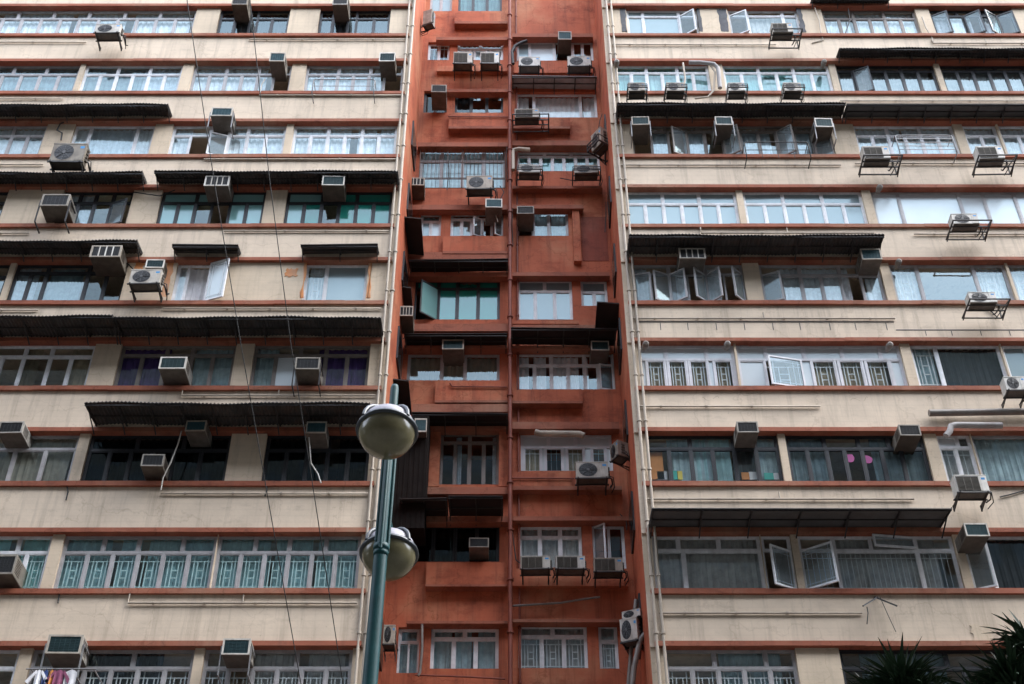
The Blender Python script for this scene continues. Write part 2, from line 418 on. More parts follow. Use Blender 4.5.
W('L',2,168.5,283.7,frame='white',lo=6,up=[2,1,1,2],gl='clear',cur=('lace',[(.0,.16),(.5,1)]),opn=((2,'R',18),),skip=(1,))
W('L',2,291,396,frame='white',lo=6,up=3,gl='clear',cur=('lace',[(0,.55),(.62,.8),(.84,1)]))
W('L',3,-60,1,frame='dark',lo=4,up=2,gl='sky')
W('L',3,57,128,frame='dark',lo=[1,1,1.1,1.2],up=[1,1,1.1,1.2],gl=['sky','sky','teal','teal'],cur=('lace',[(.0,.4)]),opn=((3,'L',22),))
W('L',3,157,262.6,frame='dark',lo=6,up=[2,1,1,2],gl=['tealfrost','tealfrost','teal','teal','tealfrost','tealfrost','tealfrost','tealfrost','teal','tealfrost'],cur=('teal_cloth',[(0,.35),(.7,1)]),skip=(3,))
W('L',3,284,391,frame='dark',lo=6,up=[2,1,1,2],gl=['tealfrost','greenfrost','teal','greenfrost','greenfrost','greenfrost','tealfrost','greenfrost','greenfrost','greenfrost'],cur=('green_cloth',[(.1,.3),(.52,1)]))
W('L',4,-60,2,frame='dark',lo=4,up=2,gl='sky')
W('L',4,8,122,frame='dark',lo=[.9,.9,2.4,1.1,1.1],up=[1.8,2.4,2.2],tf=.2,gl=['sky','sky','sky','dark','dark'],cur=[('lace',[(0,.2)]),('blue_cloth',[(.3,.6)])])
W('L',4,172,207,frame='white',lo=[.5,1],up=0,gl='clear',cur=('white_cloth',[(0,1)]),opn=((1,'R',160,1,'pale'),))
W('L',4,302.6,366,frame='white',lo=[1,2],up=0,gl=['clear','frost'],grille='pattern',cur=('lace',[(.05,.3)]))
W('L',5,-70,88,frame='white',lo=[1,1,1,1,1.25,1,1],up=[2,2,1.25,2],tf=.25,gl=['dark','clear','clear','clear','dark','clear','clear','dark'],cur=[('beige_cloth',[(.55,.65),(.84,.97)]),('lace',[(0,.25)])])
W('L',5,114.5,231.6,frame='brown',lo=[1,1.1,1.2,1,1],up=[2.1,1.2,2],tf=.22,gl='clear',cur=[('purple_cloth',[(0,.42)]),('blue_cloth',[(.64,1)])])
W('L',5,250,368,frame='brown',lo=[1,1.1,1.2,1,1],up=[2.1,1.2,2],tf=.22,gl=['clear','pale','dark','clear','clear','clear','dark','clear'],cur=[('blue_cloth',[(0,.2)]),('purple_cloth',[(.55,1)])])
W('L',6,-70,71,frame='grey',lo=[1,1,1,1.2,1.2],up=[1,1,1,2.4],tf=.28,gl='clear',cur=('olive_cloth',[(.0,.3),(.42,.95)]))
W('L',6,82,226,frame='dark',lo=[1,1,1,1,1.3,1.3],up=3,gl='blank',cur=('dark_cloth',[(0,1)]))
W('L',6,262,368,frame='dark',lo=5,up=[2,1,2],gl='blank',cur=('dark_cloth',[(0,.5),(.7,1)]))
W('L',7,-70,42,frame='white',lo=5,up=[1,2,1.3],gl='teal',grille='pattern',cur=('teal_cloth',[(0,.6),(.72,1)]))
W('L',7,54,210.5,frame='grey',lo=6.0 and [1]*6,up=[1.65,1.5,1.9,1.4],gl='teal',grille='pattern',cur=('blue_cloth',[(.0,.3),(.37,.5),(.55,1)]))
W('L',7,211.5,358,frame='grey',lo=6,up=[1.6,1.5,1.6,1.5],gl='teal',grille='pattern',cur=('blue_cloth',[(.0,.36),(.4,.66),(.7,1)]))
W('L',8,-70,14,yp=684,frame='white',lo=3,up=2,gl='clear',cur=('teal_cloth',[(.3,.7)]))
W('L',8,27,191,yp=684,frame='grey',lo=6,up=[1,1.5,1.5],gl='clear',grille='pattern',cur=('dark_cloth',[(.3,.8)]))
W('L',8,201,351,yp=684,frame='grey',lo=6,up=[1,1.5,1.5],gl='clear',grille='pattern',cur=('grey_cloth',[(.3,.62),(.7,.95)]))
# --- right wing
W('R',0,627.6,698.7,frame='white',lo=[1,2.3,1.1],up=[1,2.3,1.1],tf=.22,gl=['frost','frost','sky'],opn=((2,'L',35),))
W('R',0,730,801,frame='white',lo=[1.15,2.2,.9],up=[1.15,2.2,.9],tf=.2,gl=['clear','clear','sky'],cur=('grey_cloth',[(.25,.78)]),opn=((0,'L',26),))
W('R',0,825,920,frame='brown',lo=6,up=3,gl='clear',cur=('lace',[(0,.3),(.33,.66),(.68,1)]))
W('R',0,934,1018.5,frame='dark',lo=5,up=3,tf=.2,gl='clear',cur=('lace',[(0,.5),(.6,.8)]),opn=((0,'L',25),(2,'L',30),(3,'R',30),(4,'L',25)))
W('R',1,616,711,frame='white',lo=6,up=[2,2,2],tf=.24,gl=['teal','teal','clear'],cur=('teal_cloth',[(0,1)]))
W('R',1,725,833,frame='white',lo=6,up=[2,2,2],tf=.24,gl=['teal','teal','clear'],cur=('teal_cloth',[(0,1)]))
W('R',1,839.5,939.5,frame='dark',lo=6,up=3,tf=.18,gl='sky',cur=('grey_cloth',[(0,.95)]),opn=((1,'L',25,),))
W('R',1,945,1060,frame='dark',lo=7,up=4,tf=.18,gl='sky',cur=('grey_cloth',[(0,1)]))
W('R',2,633,834,frame='brown',lo=11,up=6,tf=.17,gl=['sky','sky','clear'],cur=('lace',[(.1,.18),(.26,.36),(.5,.7),(.78,.9)]),opn=((2,'R',25),(5,'L',35),(8,'L',35),(10,'L',15)),skip=(0,))
W('R',2,858,959,frame='white',lo=6,up=3,gl='clear',cur=('lace',[(0,.48),(.5,1)]))
W('R',2,968.5,1003,frame='white',lo=2,up=1,gl='clear',cur=('lace',[(0,1)]))
W('R',2,1005,1060,frame='white',lo=3,up=2,gl='clear',cur=('lace',[(0,1)]))
W('R',3,627,739.5,frame='white',lo=6,up=3,tf=.33,gl='frost')
W('R',3,746,867,frame='white',lo=6,up=3,tf=.33,gl='frost')
W('R',3,876,1060,frame='grey',lo=[1.2,2.7,1.1,1.4,1.6],up=0,gl='pale',cur=('white_cloth',[(0,1)]))
W('R',4,633,746,frame='grey',lo=6,up=[2,1,1,2],tf=.24,gl='clear',cur=('lace',[(0,.14),(.4,.5),(.66,.8)]),opn=((0,'L',12),(1,'R',22),(2,'L',35),(3,'R',40),(4,'L',46),(5,'R',46)))
W('R',4,762.6,885.6,frame='grey',lo=6,up=[2,2,1,1],tf=.26,gl='clear',cur=('lace',[(.16,.75),(.88,1)]),opn=((0,'L',22),),skip=(4,))
W('R',4,895,1013.5,frame='grey',lo=[1.15,2.4,1.3],up=0,gl=['clear','sky','clear'],grille='pattern',cur=('lace',[(0,.24),(.75,1)]))
W('R',4,1016,1060,frame='grey',lo=2,up=0,gl='clear',grille='pattern',cur=('lace',[(0,1)]))
W('R',5,640,738,frame='panel',lo=[.35,1,.12,1,.12,1,.3,1,.1],up=[1,1.5,1],tf=.32,gl=['pale','clear','pale','clear','pale','clear','pale','clear','pale','pale','pale','pale'],grille='pattern',cur=('beige_cloth',[(.06,.95)]))
W('R',5,740,907,frame='panel',lo=[1.1,1.5,.4,1,.12,1,.12,1,.5],up=[1.2,1.6,1.6,1.6,.8],tf=.32,gl=['pale','sky','pale','clear','pale','clear','pale','clear','pale','pale','pale','pale','pale','pale'],grille='pattern',cur=('beige_cloth',[(.3,.9)]),opn=((1,'R',13,1),))
W('R',5,917,1009,frame='white',lo=[1,2.5],up=0,gl=['clear','sky'],grille='pattern',cur=[('blue_cloth',[(0,.26)]),('dark_cloth',[(.28,1)])])
W('R',5,1010.5,1060,frame='white',lo=2,up=0,gl='frost')
W('R',6,648,783,frame='dark',lo=6,up=[2,2,1,1],tf=.27,gl='clear',cur=[('blue_cloth',[(.16,.33),(.34,.5),(.84,1)]),('teal_cloth',[(.36,.64)]),('dark_cloth',[(.66,.82)])])
W('R',6,790.5,932,frame='dark',lo=[1,1,.9,.9,1,1,1.2],up=[2,1.8,1.6,1.8],tf=.27,gl='dark',cur=('blue_cloth',[(0,.3),(.62,1)]))
W('R',6,945,980,frame='white',lo=2,up=[1.6,1],tf=.25,gl=['clear','clear','pale','dark'],cur=('grey_cloth',[(0,1)]),grille='bars')
W('R',6,980.5,1060,frame='grey',lo=[1],up=0,gl='clear',cur=('blue_cloth',[(0,1)]))
W('R',7,655,766,frame='white',lo=[1,2.6],up=[1,1.6,1.6],tf=.26,gl='clear',cur=('grey_cloth',[(0,1)]))
W('R',7,766.5,797,frame='white',lo=1,up=1,tf=.26,gl='dark',opn=((0,'R',30,1),))
W('R',7,804,963,frame='white',lo=[1.1,2.6,1.15],up=[1.1,1.2,1.4,1.15],tf=.26,gl='clear',grille='bars',cur=('grey_cloth',[(.24,.9)]),opn=((0,'L',34,1),(5,'R',8)))
W('R',7,972,1060,frame='white',lo=[1.1,3],up=0,gl='dark',cur=('dark_cloth',[(.3,1)]),opn=((0,'L',26),))
W('R',8,666,799,yp=684,frame='grey',lo=5,up=[1.7,1.8,1],gl='clear',grille='pattern',cur=('blue_cloth',[(.42,.9)]))
W('R',8,843,1060,yp=684,frame='dark',lo=7,up=4,gl='dark',cur=('blue_cloth',[(.1,.5)]))
# floors just outside the frame, so the front goes on
for r_ in (-1, 9):
    for sd,spans in (('L',((0.02,.32),(.36,.62),(.66,.94))),('R',((.06,.34),(.38,.64),(.68,.98)))):
        x0_,x1_=(XL0,XL1) if sd=='L' else (XR0,XR1)
        for a,b in spans:
            xa=x0_+(x1_-x0_)*a; xb=x0_+(x1_-x0_)*b; PILL[sd].setdefault(r_,[]).append((xa,xb))
            window(xa,xb,sill(r_)+LED-.01,sill(r_)+WTOP+.01,YW,frame='grey',lo=6,up=3,gl='clear',cur=lace)
# ------------------------------------------------------------------ cream wings: spandrels, pillars, ledges
for sd,(xa,xb) in (('L',(XL0,XL1)),('R',(XR0,XR1))):
    mb=MB(); pm=MB(); ia,ib=(xa,XL1-.18) if sd=='L' else (max(XR0,XI1)+.14,xb)
    for r_ in range(-2,10):
        top = sill(r_)              # spandrel from the eyebrow of the row below up to this sill
        mb.box(xa,xb,D,D+.12,sill(r_+1)+WTOP,top+LED*.5); mb.box(ia,ib,D+.12,BACK,sill(r_+1)+WTOP,top+LED*.5)
    mb.box(xa,xb,D,D+.12,sill(-2)+WTOP,ZTOP); mb.box(ia,ib,D+.12,BACK,sill(-2)+WTOP,ZTOP)
    mb.box(xa,xb,D,D+.12,0,sill(10)+WTOP-.005); mb.box(ia,ib,D+.12,BACK,0,sill(10)+WTOP-.005)
    mb.box(ia,ib,BACK,BACK+9,0,ZTOP+.6)
    bpart(mb,'wall','cream_paint','cream painted wall of the left wing' if sd=='L' else 'cream painted wall of the right wing')
    for r_ in range(-1,10):
        z0=sill(r_)+LED*.5; z1=sill(r_)+WTOP+.003; iv=sorted(PILL[sd][r_]); x=xa+.003
        for a,b in iv+[(xb-.003,xb)]:
            if a-x>.01:
                pm=MB(); yp_=YP+(0 if a-x<.9 else -.012); pm.box(x,a,yp_,yp_+.1,z0,z1); x_a,x_b=max(x,ia+.01),min(a,ib-.01); (x_b-x_a>.02) and pm.box(x_a,x_b,yp_+.1,BACK,z0,z1); bpart(pm,'pillar','pillar_paint')
            x=max(x,b)
    for r_ in range(-1,10):
        xe = (xa, xb-.10) if sd=='L' else (xa+.10, xb)
        for zz,hh,pr in ((sill(r_),LED,.075),(sill(r_)+WTOP,.105,.07)):
            l=MB(); n=18
            # long ledge cast in bays, edges a little uneven
            x=xe[0]
            while x<xe[1]-.01:
                x2=min(xe[1],x+uni(1.8,3.2)); e=uni(-.006,.006)
                l.box(x,x2,D-pr+e,D+.14,zz+uni(-.012,-.003),zz+hh+uni(-.004,.006)); x=x2
            bpart(l,'ledge','ledge_paint')
# side walls of the recess + red back wall
sm=MB()
for xo,xi,s in ((XL1,XI0,-1),(XR0,XI1,1)):
    a=xo; b=xi
    y0=D+.09
    xs=a-s*.006
    sm.hexa([(xs,y0,0),(b,DR+.3,0),(b+s*.12,DR+.3,0),(xs+s*.10,y0,0),(xs,y0,ZTOP),(b,DR+.3,ZTOP),(b+s*.12,DR+.3,ZTOP),(xs+s*.10,y0,ZTOP)])
bpart(sm,'side_wall','red_paint','red side walls of the recess')
def m1(x): return 390+x/3.8
RW=[]  # windows in the recess
HOLES=[]
def RWn(x0,y0,x1,y1,crop=0,yp=DR+.14,**kw):
    """rect in pixels read off an enlarged crop"""
    s=3.8; oy=(0,170,335,504)[crop]
    if crop==3: s=1024/280.
    px0,px1=390+x0/s,390+x1/s; py0,py1=oy+y0/s,oy+y1/s
    a=P(px0,py1,DR).x; b=P(px1,py1,DR).x; z0=P(CX,py1,DR).z; z1=P(CX,py0,DR).z
    HOLES.append((a,b,z0,z1)); return window(a,b,z0-.05,z1+.02,yp,**kw)
RWn(150,-60,235,42,frame='grey',lo=2,up=0,gl='frost',cur=('teal_cloth',[(0,1)]))
RWn(258,-60,425,42,frame='dark',lo=3,up=0,gl='dark',cur=('teal_cloth',[(0,1)]))
RWn(142,160,225,228,frame='white',lo=2,up=0,gl='clear',grille='bars')
RWn(255,156,430,228,frame='white',lo=[1,.3,1,.3,1],up=2,tf=.3,gl='clear',cur=('lace',[(0,1)]))
RWn(482,152,775,230,frame='white',lo=[1,2,1.5,.8,.8],up=0,gl=['frost','pale','dark','clear','clear'],cur=('white_cloth',[(.1,.5)]))
RWn(125,345,215,428,frame='dark',lo=2,up=0,gl='blank')
RWn(245,350,430,428,frame='dark',lo=[1,1,1],up=0,gl=['dark','sky','sky'],cur=('dark_cloth',[(0,.3)]))
RWn(480,350,790,446,frame='white',lo=[1.2,3.3,1.1],up=0,gl='clear',cur=('white_cloth',[(0,.15),(.2,.8),(.84,1)]))
RWn(108,556,437,715,frame='grey',lo=4,up=4,gl='clear',cur=('blue_cloth',[(0,1)]))
RWn(482,570,800,650,frame='white',lo=7,up=3,tf=.2,gl=['teal','clear'],cur=('teal_cloth',[(0,1)]))
RWn(112,160,192,250,1,frame='white',lo=2,up=1,gl=['frost','pale','clear'],cur=('blue_cloth',[(0,1)]))
RWn(228,158,430,250,1,frame='white',lo=5,up=[2,1,1],tf=.22,gl='clear',cur=('grey_cloth',[(0,.42)]),opn=((2,'R',25),(4,'R',35)))
RWn(482,145,680,250,1,frame='grey',lo=[1,1,1.2],up=0,gl='clear',cur=('blue_cloth',[(.3,.6),(.68,1)]))
RWn(88,412,417,568,1,frame='dark',lo=[1.2,1,1.1,1.1],up=[1.2,1,1.1,1.1],tf=.2,gl=['dark','greenfrost','greenfrost','greenfrost','greenfrost','greenfrost','teal','greenfrost'],cur=[('green_cloth',[(.38,.97)]),('white_cloth',[(.46,.5)])],opn=((0,'R',40,1,'tealfrost'),))
RWn(485,412,697,568,1,frame='white',lo=[1,1.15,1],up=2,tf=.26,gl='frost')
RWn(728,415,830,516,1,frame='white',lo=2,up=1,tf=.4,gl='frost')
RWn(62,66,416,172,2,frame='grey',lo=[1.3,.9,1.3],up=0,gl='clear',cur=('olive_cloth',[(0,1)]))
RWn(482,64,858,206,2,frame='white',lo=[1,1,1,1,.8,.9],up=[2,2,.8,.9],tf=.3,gl='clear',cur=('white_cloth',[(0,.12),(.17,.3),(.34,.64),(.68,.74)]),opn=((5,'R',12,),))
RWn(185,368,413,568,2,frame='brown',lo=4,up=2,tf=.17,gl='dark',cur=('lace',[(.26,.36),(.9,.99)]))
RWn(497,372,850,516,2,frame='panel',lo=[.1,1,.2,1,.2,1,.4,.8,.3],up=[1,1,1.3],tf=.32,gl=['pale','clear','pale','dark','pale','clear','pale','sky','pale','pale','pale','pale'],grille='bars',cur=('beige_cloth',[(.0,.24),(.5,.7)]))
RWn(70,72,400,211,3,frame='dark',lo=4,up=0,gl='blank',cur=('dark_cloth',[(0,1)]))
RWn(470,76,706,232,3,frame='white',lo=3,up=3,tf=.25,gl='clear',cur=('grey_cloth',[(0,.32),(.36,1)]))
RWn(745,74,866,236,3,frame='white',lo=2,up=0,gl=['clear','dark'],opn=((0,'L',35),))
RWn(22,450,103,618,3,frame='white',lo=2,up=[1],tf=.3,gl='clear',cur=('blue_cloth',[(0,1)]))
RWn(145,450,397,602,3,frame='white',lo=3,up=2,tf=.24,gl='clear',cur=('blue_cloth',[(0,.3),(.34,.6),(.7,1)]))
RWn(470,438,726,600,3,frame='white',lo=3,up=2,tf=.25,gl='clear',grille='pattern',cur=('grey_cloth',[(0,1)]))
RWn(768,438,840,602,3,frame='white',lo=[1],up=1,tf=.35,gl='clear',grille='pattern',cur=('grey_cloth',[(0,1)]))
# back wall with openings cut
def holed(mb, xa, xb, za, zb, holes, y, dep):
    xs=sorted({xa,xb,*[h[0] for h in holes],*[h[1] for h in holes]}); zs=sorted({za,zb,*[h[2] for h in holes],*[h[3] for h in holes]})
    xs=[x for x in xs if xa<=x<=xb]; zs=[z for z in zs if za<=z<=zb]
    for i in range(len(xs)-1):
        for j in range(len(zs)-1):
            cx,cz=(xs[i]+xs[i+1])/2,(zs[j]+zs[j+1])/2
            if not any(h[0]<cx<h[1] and h[2]<cz<h[3] for h in holes):
                mb.quad((xs[i],y,zs[j]),(xs[i+1],y,zs[j]),(xs[i+1],y,zs[j+1]),(xs[i],y,zs[j+1]))
    for a,b,c,d in holes:
        mb.quad((a,y,c),(a,y+dep,c),(a,y+dep,d),(a,y,d)); mb.quad((b,y,c),(b,y,d),(b,y+dep,d),(b,y+dep,c))
        mb.quad((a,y,c),(b,y,c),(b,y+dep,c),(a,y+dep,c)); mb.quad((a,y,d),(a,y+dep,d),(b,y+dep,d),(b,y,d))
rm=MB(); holed(rm, XI0-.4, XI1+.4, 0, ZTOP, HOLES, DR, 1.3)
bpart(rm,'wall','red_paint','red painted back wall of the recess')
im=MB(); im.box(XI0-1,XI1+1,DR+1.3,DR+7,0,ZTOP); bpart(im,'room_interior','interior')
# relief on the red wall: aprons, slab bands
def rbox(mb,x0,y0,x1,y1,crop,pr,bk=-.02):
    s=3.8; oy=(0,170,335,504)[crop]
    if crop==3: s=1024/280.
    px0,px1=390+x0/s,390+x1/s; py0,py1=oy+y0/s,oy+y1/s
    yf=DR-pr
    a=P(px0,py1,yf).x; b=P(px1,py1,yf).x; z0=P(CX,py1,yf).z; z1=P(CX,py0,yf).z
    mb.box(a,b,yf,DR-bk,z0,z1)
ap=MB()
for q in ((245,50,447,84,0),(178,250,447,270,0),(470,236,770,276,0),(222,433,447,484,0),(470,450,685,484,0),(200,252,450,312,1),(465,572,718,584,1),(170,174,447,250,2),(462,208,732,254,2),(462,520,690,574,2),(130,214,430,297,3),(445,236,870,300,3),(700,150,728,345,1)):
    ap=MB(); rbox(ap,*q,.16); bpart(ap,'apron','red_paint')
sb=MB()
for q in ((175,140,452,151,0),(465,127,772,140,0),(215,338,452,349,0),(465,534,792,552,0),(105,541,452,556,0),(465,60,808,70,1),(75,132,452,150,1),(465,132,735,146,1),(70,312,452,338,1),(75,388,452,404,1),(465,388,835,402,1),(80,584,452,612,1),(465,588,780,602,1),(50,40,452,51,2),(460,40,842,52,2),(85,262,452,292,2),(460,330,872,356,2),(150,346,452,358,2),(140,578,452,604,2),(460,574,882,588,2),(20,45,432,66,3),(445,45,872,60,3),(445,421,842,432,3),(60,427,432,437,3)):
    sb=MB(); rbox(sb,*q,.24); bpart(sb,'slab_band','ledge_paint')
for q in ((245,80,447,89,0),(222,479,447,488,0),(470,479,685,488,0),(200,308,450,317,1),(170,248,447,256,2),(462,250,732,259,2),(130,294,430,301,3)):
    sb=MB(); rbox(sb,*q,.26); bpart(sb,'apron_lip','ledge_paint')
bk=MB(); rbox(bk,732,178,832,345,1,.012); bpart(bk,'brick_panel','brick_red','rough bare brick panel')
# bay holding the brown-framed window
by=MB()
for q in ((143,358,185,575,2),(413,358,447,575,2)): 
    by=MB(); rbox(by,*q,.12); bpart(by,'bay_cheek','red_paint')
# ------------------------------------------------------------------ awnings
def awning(x0,x1,yt,yb,plane=D,mat='awning_dark',corr=True,drop=.10,ribs=.75,label=None,parent=None):
    """yt: pixel row of the outer lip, yb: pixel row where it meets the wall"""
    zb=P(CX,yb,plane).z; t=(P(CX,yt,1.).z-ZC)
    p=plane-(zb-drop-ZC)/t; p=max(.25,min(1.5,p)); yl=plane-p; zl=ZC+t*yl
    xa=P(x0,yt,yl).x; xb=P(x1,yt,yl).x
    mb=MB(); n=max(2,int((xb-xa)/.045)) if corr else 1
    pts=[]
    for i in range(n+1):
        x=xa+(xb-xa)*i/n; dz=((.016 if i%2 else -.016) if corr else 0)+.022*math.sin(x*1.3+yt)+.012*math.sin(x*3.7+yb)
        pts.append((x,dz))
    th=.018
    for i in range(n):
        (x,d1),(x2,d2)=pts[i],pts[i+1]
        mb.quad((x,yl,zl+d1),(x2,yl,zl+d2),(x2,plane,zb+d2),(x,plane,zb+d1))
        mb.quad((x,yl,zl+d1+th),(x,plane,zb+d1+th),(x2,plane,zb+d2+th),(x2,yl,zl+d2+th))
        mb.quad((x,yl,zl+d1),(x,yl,zl+d1+th),(x2,yl,zl+d2+th),(x2,yl,zl+d2))
    for x in (xa,xb):
        mb.quad((x,yl,zl-.016),(x,plane,zb-.016),(x,plane,zb+.034),(x,yl,zl+.034))
    o=bpart(mb,'awning',mat,label)
    bm_=MB(); k=max(2,int(round((xb-xa)/ribs)))
    for i in range(k+1):
        x=xa+.03+(xb-xa-.06)*i/k
        bm_.bar((x,yl+.03,zl-.04),(x,plane-.01,zb-.04),.03)
        bm_.bar((x,yl+p*.35,zl+(zb-zl)*.35-.05),(x,plane-.015,zb-.30),.025)
    bm_.bar((xa,yl+.05,zl-.03),(xb,yl+.05,zl-.03),.03); bm_.bar((xa,yl+p*.55,zl+(zb-zl)*.55-.03),(xb,yl+p*.55,zl+(zb-zl)*.55-.03),.03)
    bpart(bm_,'bracket','steel_black',parent=o)
awning(-40,168,104,116.5); awning(-40,142,172,184); awning(154,398,171,184)
awning(-40,137,240.5,254); awning(172,238,245,254,corr=False,ribs=1.2); awning(300.5,377.6,244.5,254,corr=False,ribs=1.2)
awning(-40,112.5,315.5,336); awning(113.5,381,317,336); awning(84.5,370,403,425)
awning(839.5,1060,48,57.5); awning(617,846,103,117,mat='awning_dark'); awning(847,1060,104,117,mat='awning_grey',corr=False)
awning(629,884.5,235,254.5); awning(652,952,508,527,mat='awning_grey',corr=False,ribs=1.1)
awning(812,890,-2,3.5); 
# in the recess: a pale awning, then dark sheets painting shade under slab overhangs
awning(512,597,76,89,plane=DR,mat='awning_pale',corr=False)
awning(409,508,259.5,272,plane=DR-.05,mat='hood_brown_slab_shade',corr=False)
awning(404,507,334,346,plane=DR-.05,mat='hood_brown_slab_shade',corr=False)
awning(511,617,328,345,plane=DR-.05,mat='hood_brown_slab_shade',corr=False)
awning(412,508,413,427,plane=DR-.05,mat='hood_brown_slab_shade',corr=False)
awning(448,503,496,516,plane=DR-.05,mat='hood_brown_slab_shade',corr=False)
awning(400,447,498,517,plane=DR-.05,mat='hood_brown_slab_shade',corr=False)
# small sheet-metal hoods bolted to the recess side walls
def side_hood(px0,px1,py0,py1,yd,dep=.9,mat='hood_brown_slab_shade'):
    a=P(px0,py1,yd); b=P(px1,py1,yd); z1=P(px0,py0,yd-dep).z; 
    mb=MB(); zz=a.z
    x0,x1=min(a.x,b.x),max(a.x,b.x)
    mb.hexa([(x0,yd-dep,zz-.02),(x1,yd-dep,zz-.10),(x1,yd,zz-.10),(x0,yd,zz-.02),(x0,yd-dep,zz+.02),(x1,yd-dep,zz-.06),(x1,yd,zz-.06),(x0,yd,zz+.02)])
    bpart(mb,'side_hood',mat)
side_hood(403,424,211,253,DR-.25,1.5); side_hood(396,413,288,307,DR-.3,.9); side_hood(386,412,372,412,DR-.25,1.45)
side_hood(595,622,298,328,DR-.3,1.1)
# near-black box painting the shaded void at the lower left of the recess
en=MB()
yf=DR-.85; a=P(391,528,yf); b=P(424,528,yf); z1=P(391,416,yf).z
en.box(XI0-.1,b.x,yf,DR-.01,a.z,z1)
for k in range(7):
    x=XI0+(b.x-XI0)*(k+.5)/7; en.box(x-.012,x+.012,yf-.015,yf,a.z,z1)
bpart(en,'shade_box','void_shade','near-black box standing in for deep shade low in the recess')
# side-wall windows in the recess
for s,xo,xi in ((-1,XL1,XI0),(1,XR0,XI1)):
    for k in range(1,9):
        z0=sill(k)-.55+ (0.3 if s>0 else 0); f0,f1=.45,.80
        mb=MB(); 
        def at(f,off): 
            return (xo+(xi-xo)*f - s*off, D+.02+(DR+.28-D)*f)
        (xa_,ya_),(xb_,yb_)=at(f0,.0),at(f1,.0); (xc,yc),(xd,yd_)=at(f0,.05),at(f1,.05)
        mb.hexa([(xa_,ya_,z0),(xb_,yb_,z0),(xd,yd_,z0),(xc,yc,z0),(xa_,ya_,z0+1.1),(xb_,yb_,z0+1.1),(xd,yd_,z0+1.1),(xc,yc,z0+1.1)])
        o=bpart(mb,'side_window','dark_frame')
        (xe,ye),(xf,yf2)=at(f0+.03,.052),at(f1-.03,.052)
        g=MB(); g.quad((xe,ye,z0+.06),(xf,yf2,z0+.06),(xf,yf2,z0+1.04),(xe,ye,z0+1.04)); bpart(g,'pane','dark',parent=o)
# caged balcony bars (recess, fourth floor in view)
cg=MB(); yy=DR-.10
a=P(m1(108),188,yy); b=P(m1(437),188,yy); z1=P(m1(108),148,yy).z; zm=P(CX,178,yy).z
n=22
for i in range(n+1):
    x=a.x+(b.x-a.x)*i/n; cg.bar((x,yy,zm-.05),(x,yy,z1),.013)
for z in (a.z,zm-.05,zm,(zm+z1)/2,z1): cg.bar((a.x,yy,z),(b.x,yy,z),.02)
for x in (a.x,(a.x+b.x)/2,b.x): cg.bar((x,yy-.01,a.z),(x,yy-.01,z1),.03)
bpart(cg,'balcony_cage','steel_rust')
# ------------------------------------------------------------------ pipes
def pipe(pts, r, mat, name='drain_pipe', n=8, clips=0):
    mb=MB(); mb.tube(pts,r,n)
    if clips:
        for k in range(len(pts)-1):
            a,b=Vector(pts[k]),Vector(pts[k+1]); L_=(b-a).length
            for q in range(int(L_/clips)):
                p=a+(b-a)*((q+.5)*clips/L_); d=(b-a).normalized()
                mb.tube([p-d*.025,p+d*.025],r*1.5,n)
    return bpart(mb,name,mat)
yq=D-.05
for px,r in ((408.,.035),(414.,.042)):
    x=P(px-25.5,342,yq).x; pipe([(x,yq,.2),(x,yq,ZTOP)],r,'pipe_cream',clips=1.4)
for px,r in ((607.5,.04),(613.5,.035)):
    x=P(px+25.5,342,yq).x; pipe([(x,yq,.2),(x,yq,ZTOP)],r,'pipe_cream',clips=1.4)
x=P(510,342,DR-.12).x; pipe([(x,DR-.3,.2),(x,DR-.3,ZTOP)],.06,'pipe_red',clips=1.4)
x=P(518,342,DR-.12).x; pipe([(x,DR-.06,sill(9)),(x,DR-.06,ZTOP)],.03,'pipe_red',clips=1.4)
hp=[(-20,86,42),(249,407,39.5),(-20,63,98.7),(259,402,95.3),(-20,43,164.5),(204,397,159.2),(-20,29,233),(224,389,231),(-20,38,310),(163,381,308.5),(181.6,375,395.5),(161,368,493.5),(128,357,603),
    (612,776,44.6),(933,1040,43.2),(840,1040,100.8),(620,841,165),(855,1040,163.5),(701,874,233),(914,1040,234),(633,895,318.5),(638,820,406.3),(646,914,499),(659,862,613)]
for i,(a,b,y) in enumerate(hp):
    yy=D-.045; A=P(a,y,yy); B=P(b,y,yy); B.z=A.z-.0
    pts=[A,B]
    zs=A.z+.22
    if i%2==0 and a>0: pts=[(A.x,yy,zs)]+pts
    elif b<1000: pts=pts+[(B.x,yy,B.z-.0),]
    pipe(pts,.024,'pipe_cream','branch_pipe',6,clips=1.1)
    if a>0 and i%2==0:
        t=P((a+b)/2,y,yy).x; pipe([(t,yy,zs-.02),(t,yy,A.z)],.018,'pipe_cream','branch_pipe',6)
# grey flue pipes and ducts on the right wing and in the recess
def flue(pix, r, plane, mat='pipe_grey'): 
    return pipe([P(x,y,plane) for x,y in pix], r, mat, 'flue_pipe', 10)
flue([(929,413),(1060,411)],.085,D-.14)
flue([(946,436),(950,431),(951,426),(956,425),(1002,425.5)],.075,D-.25,'awning_pale')
flue([(689,62.5),(700,62.5),(714,64),(718,68),(720,88)],.065,D-.2,'awning_pale')
flue([(683,63),(685,78),(684,88)],.03,D-.15,'pipe_cream'); flue([(711,66),(715,72),(714,90),(708,97),(695,98.5)],.03,D-.15,'pipe_cream')
flue([(535,432),(540,433.5),(580,434),(584,436)],.085,DR-.25,'pipe_cream')
flue([(513,64),(512,52),(515,46),(522,42.5),(527,41)],.06,DR-.3,'hose_black')
flue([(513,170),(513,150),(519,149),(530,150)],.07,DR-.25,'pipe_cream')
flue([(512,606),(560,603),(585,599),(600,597)],.025,DR-.2,'pipe_grey')
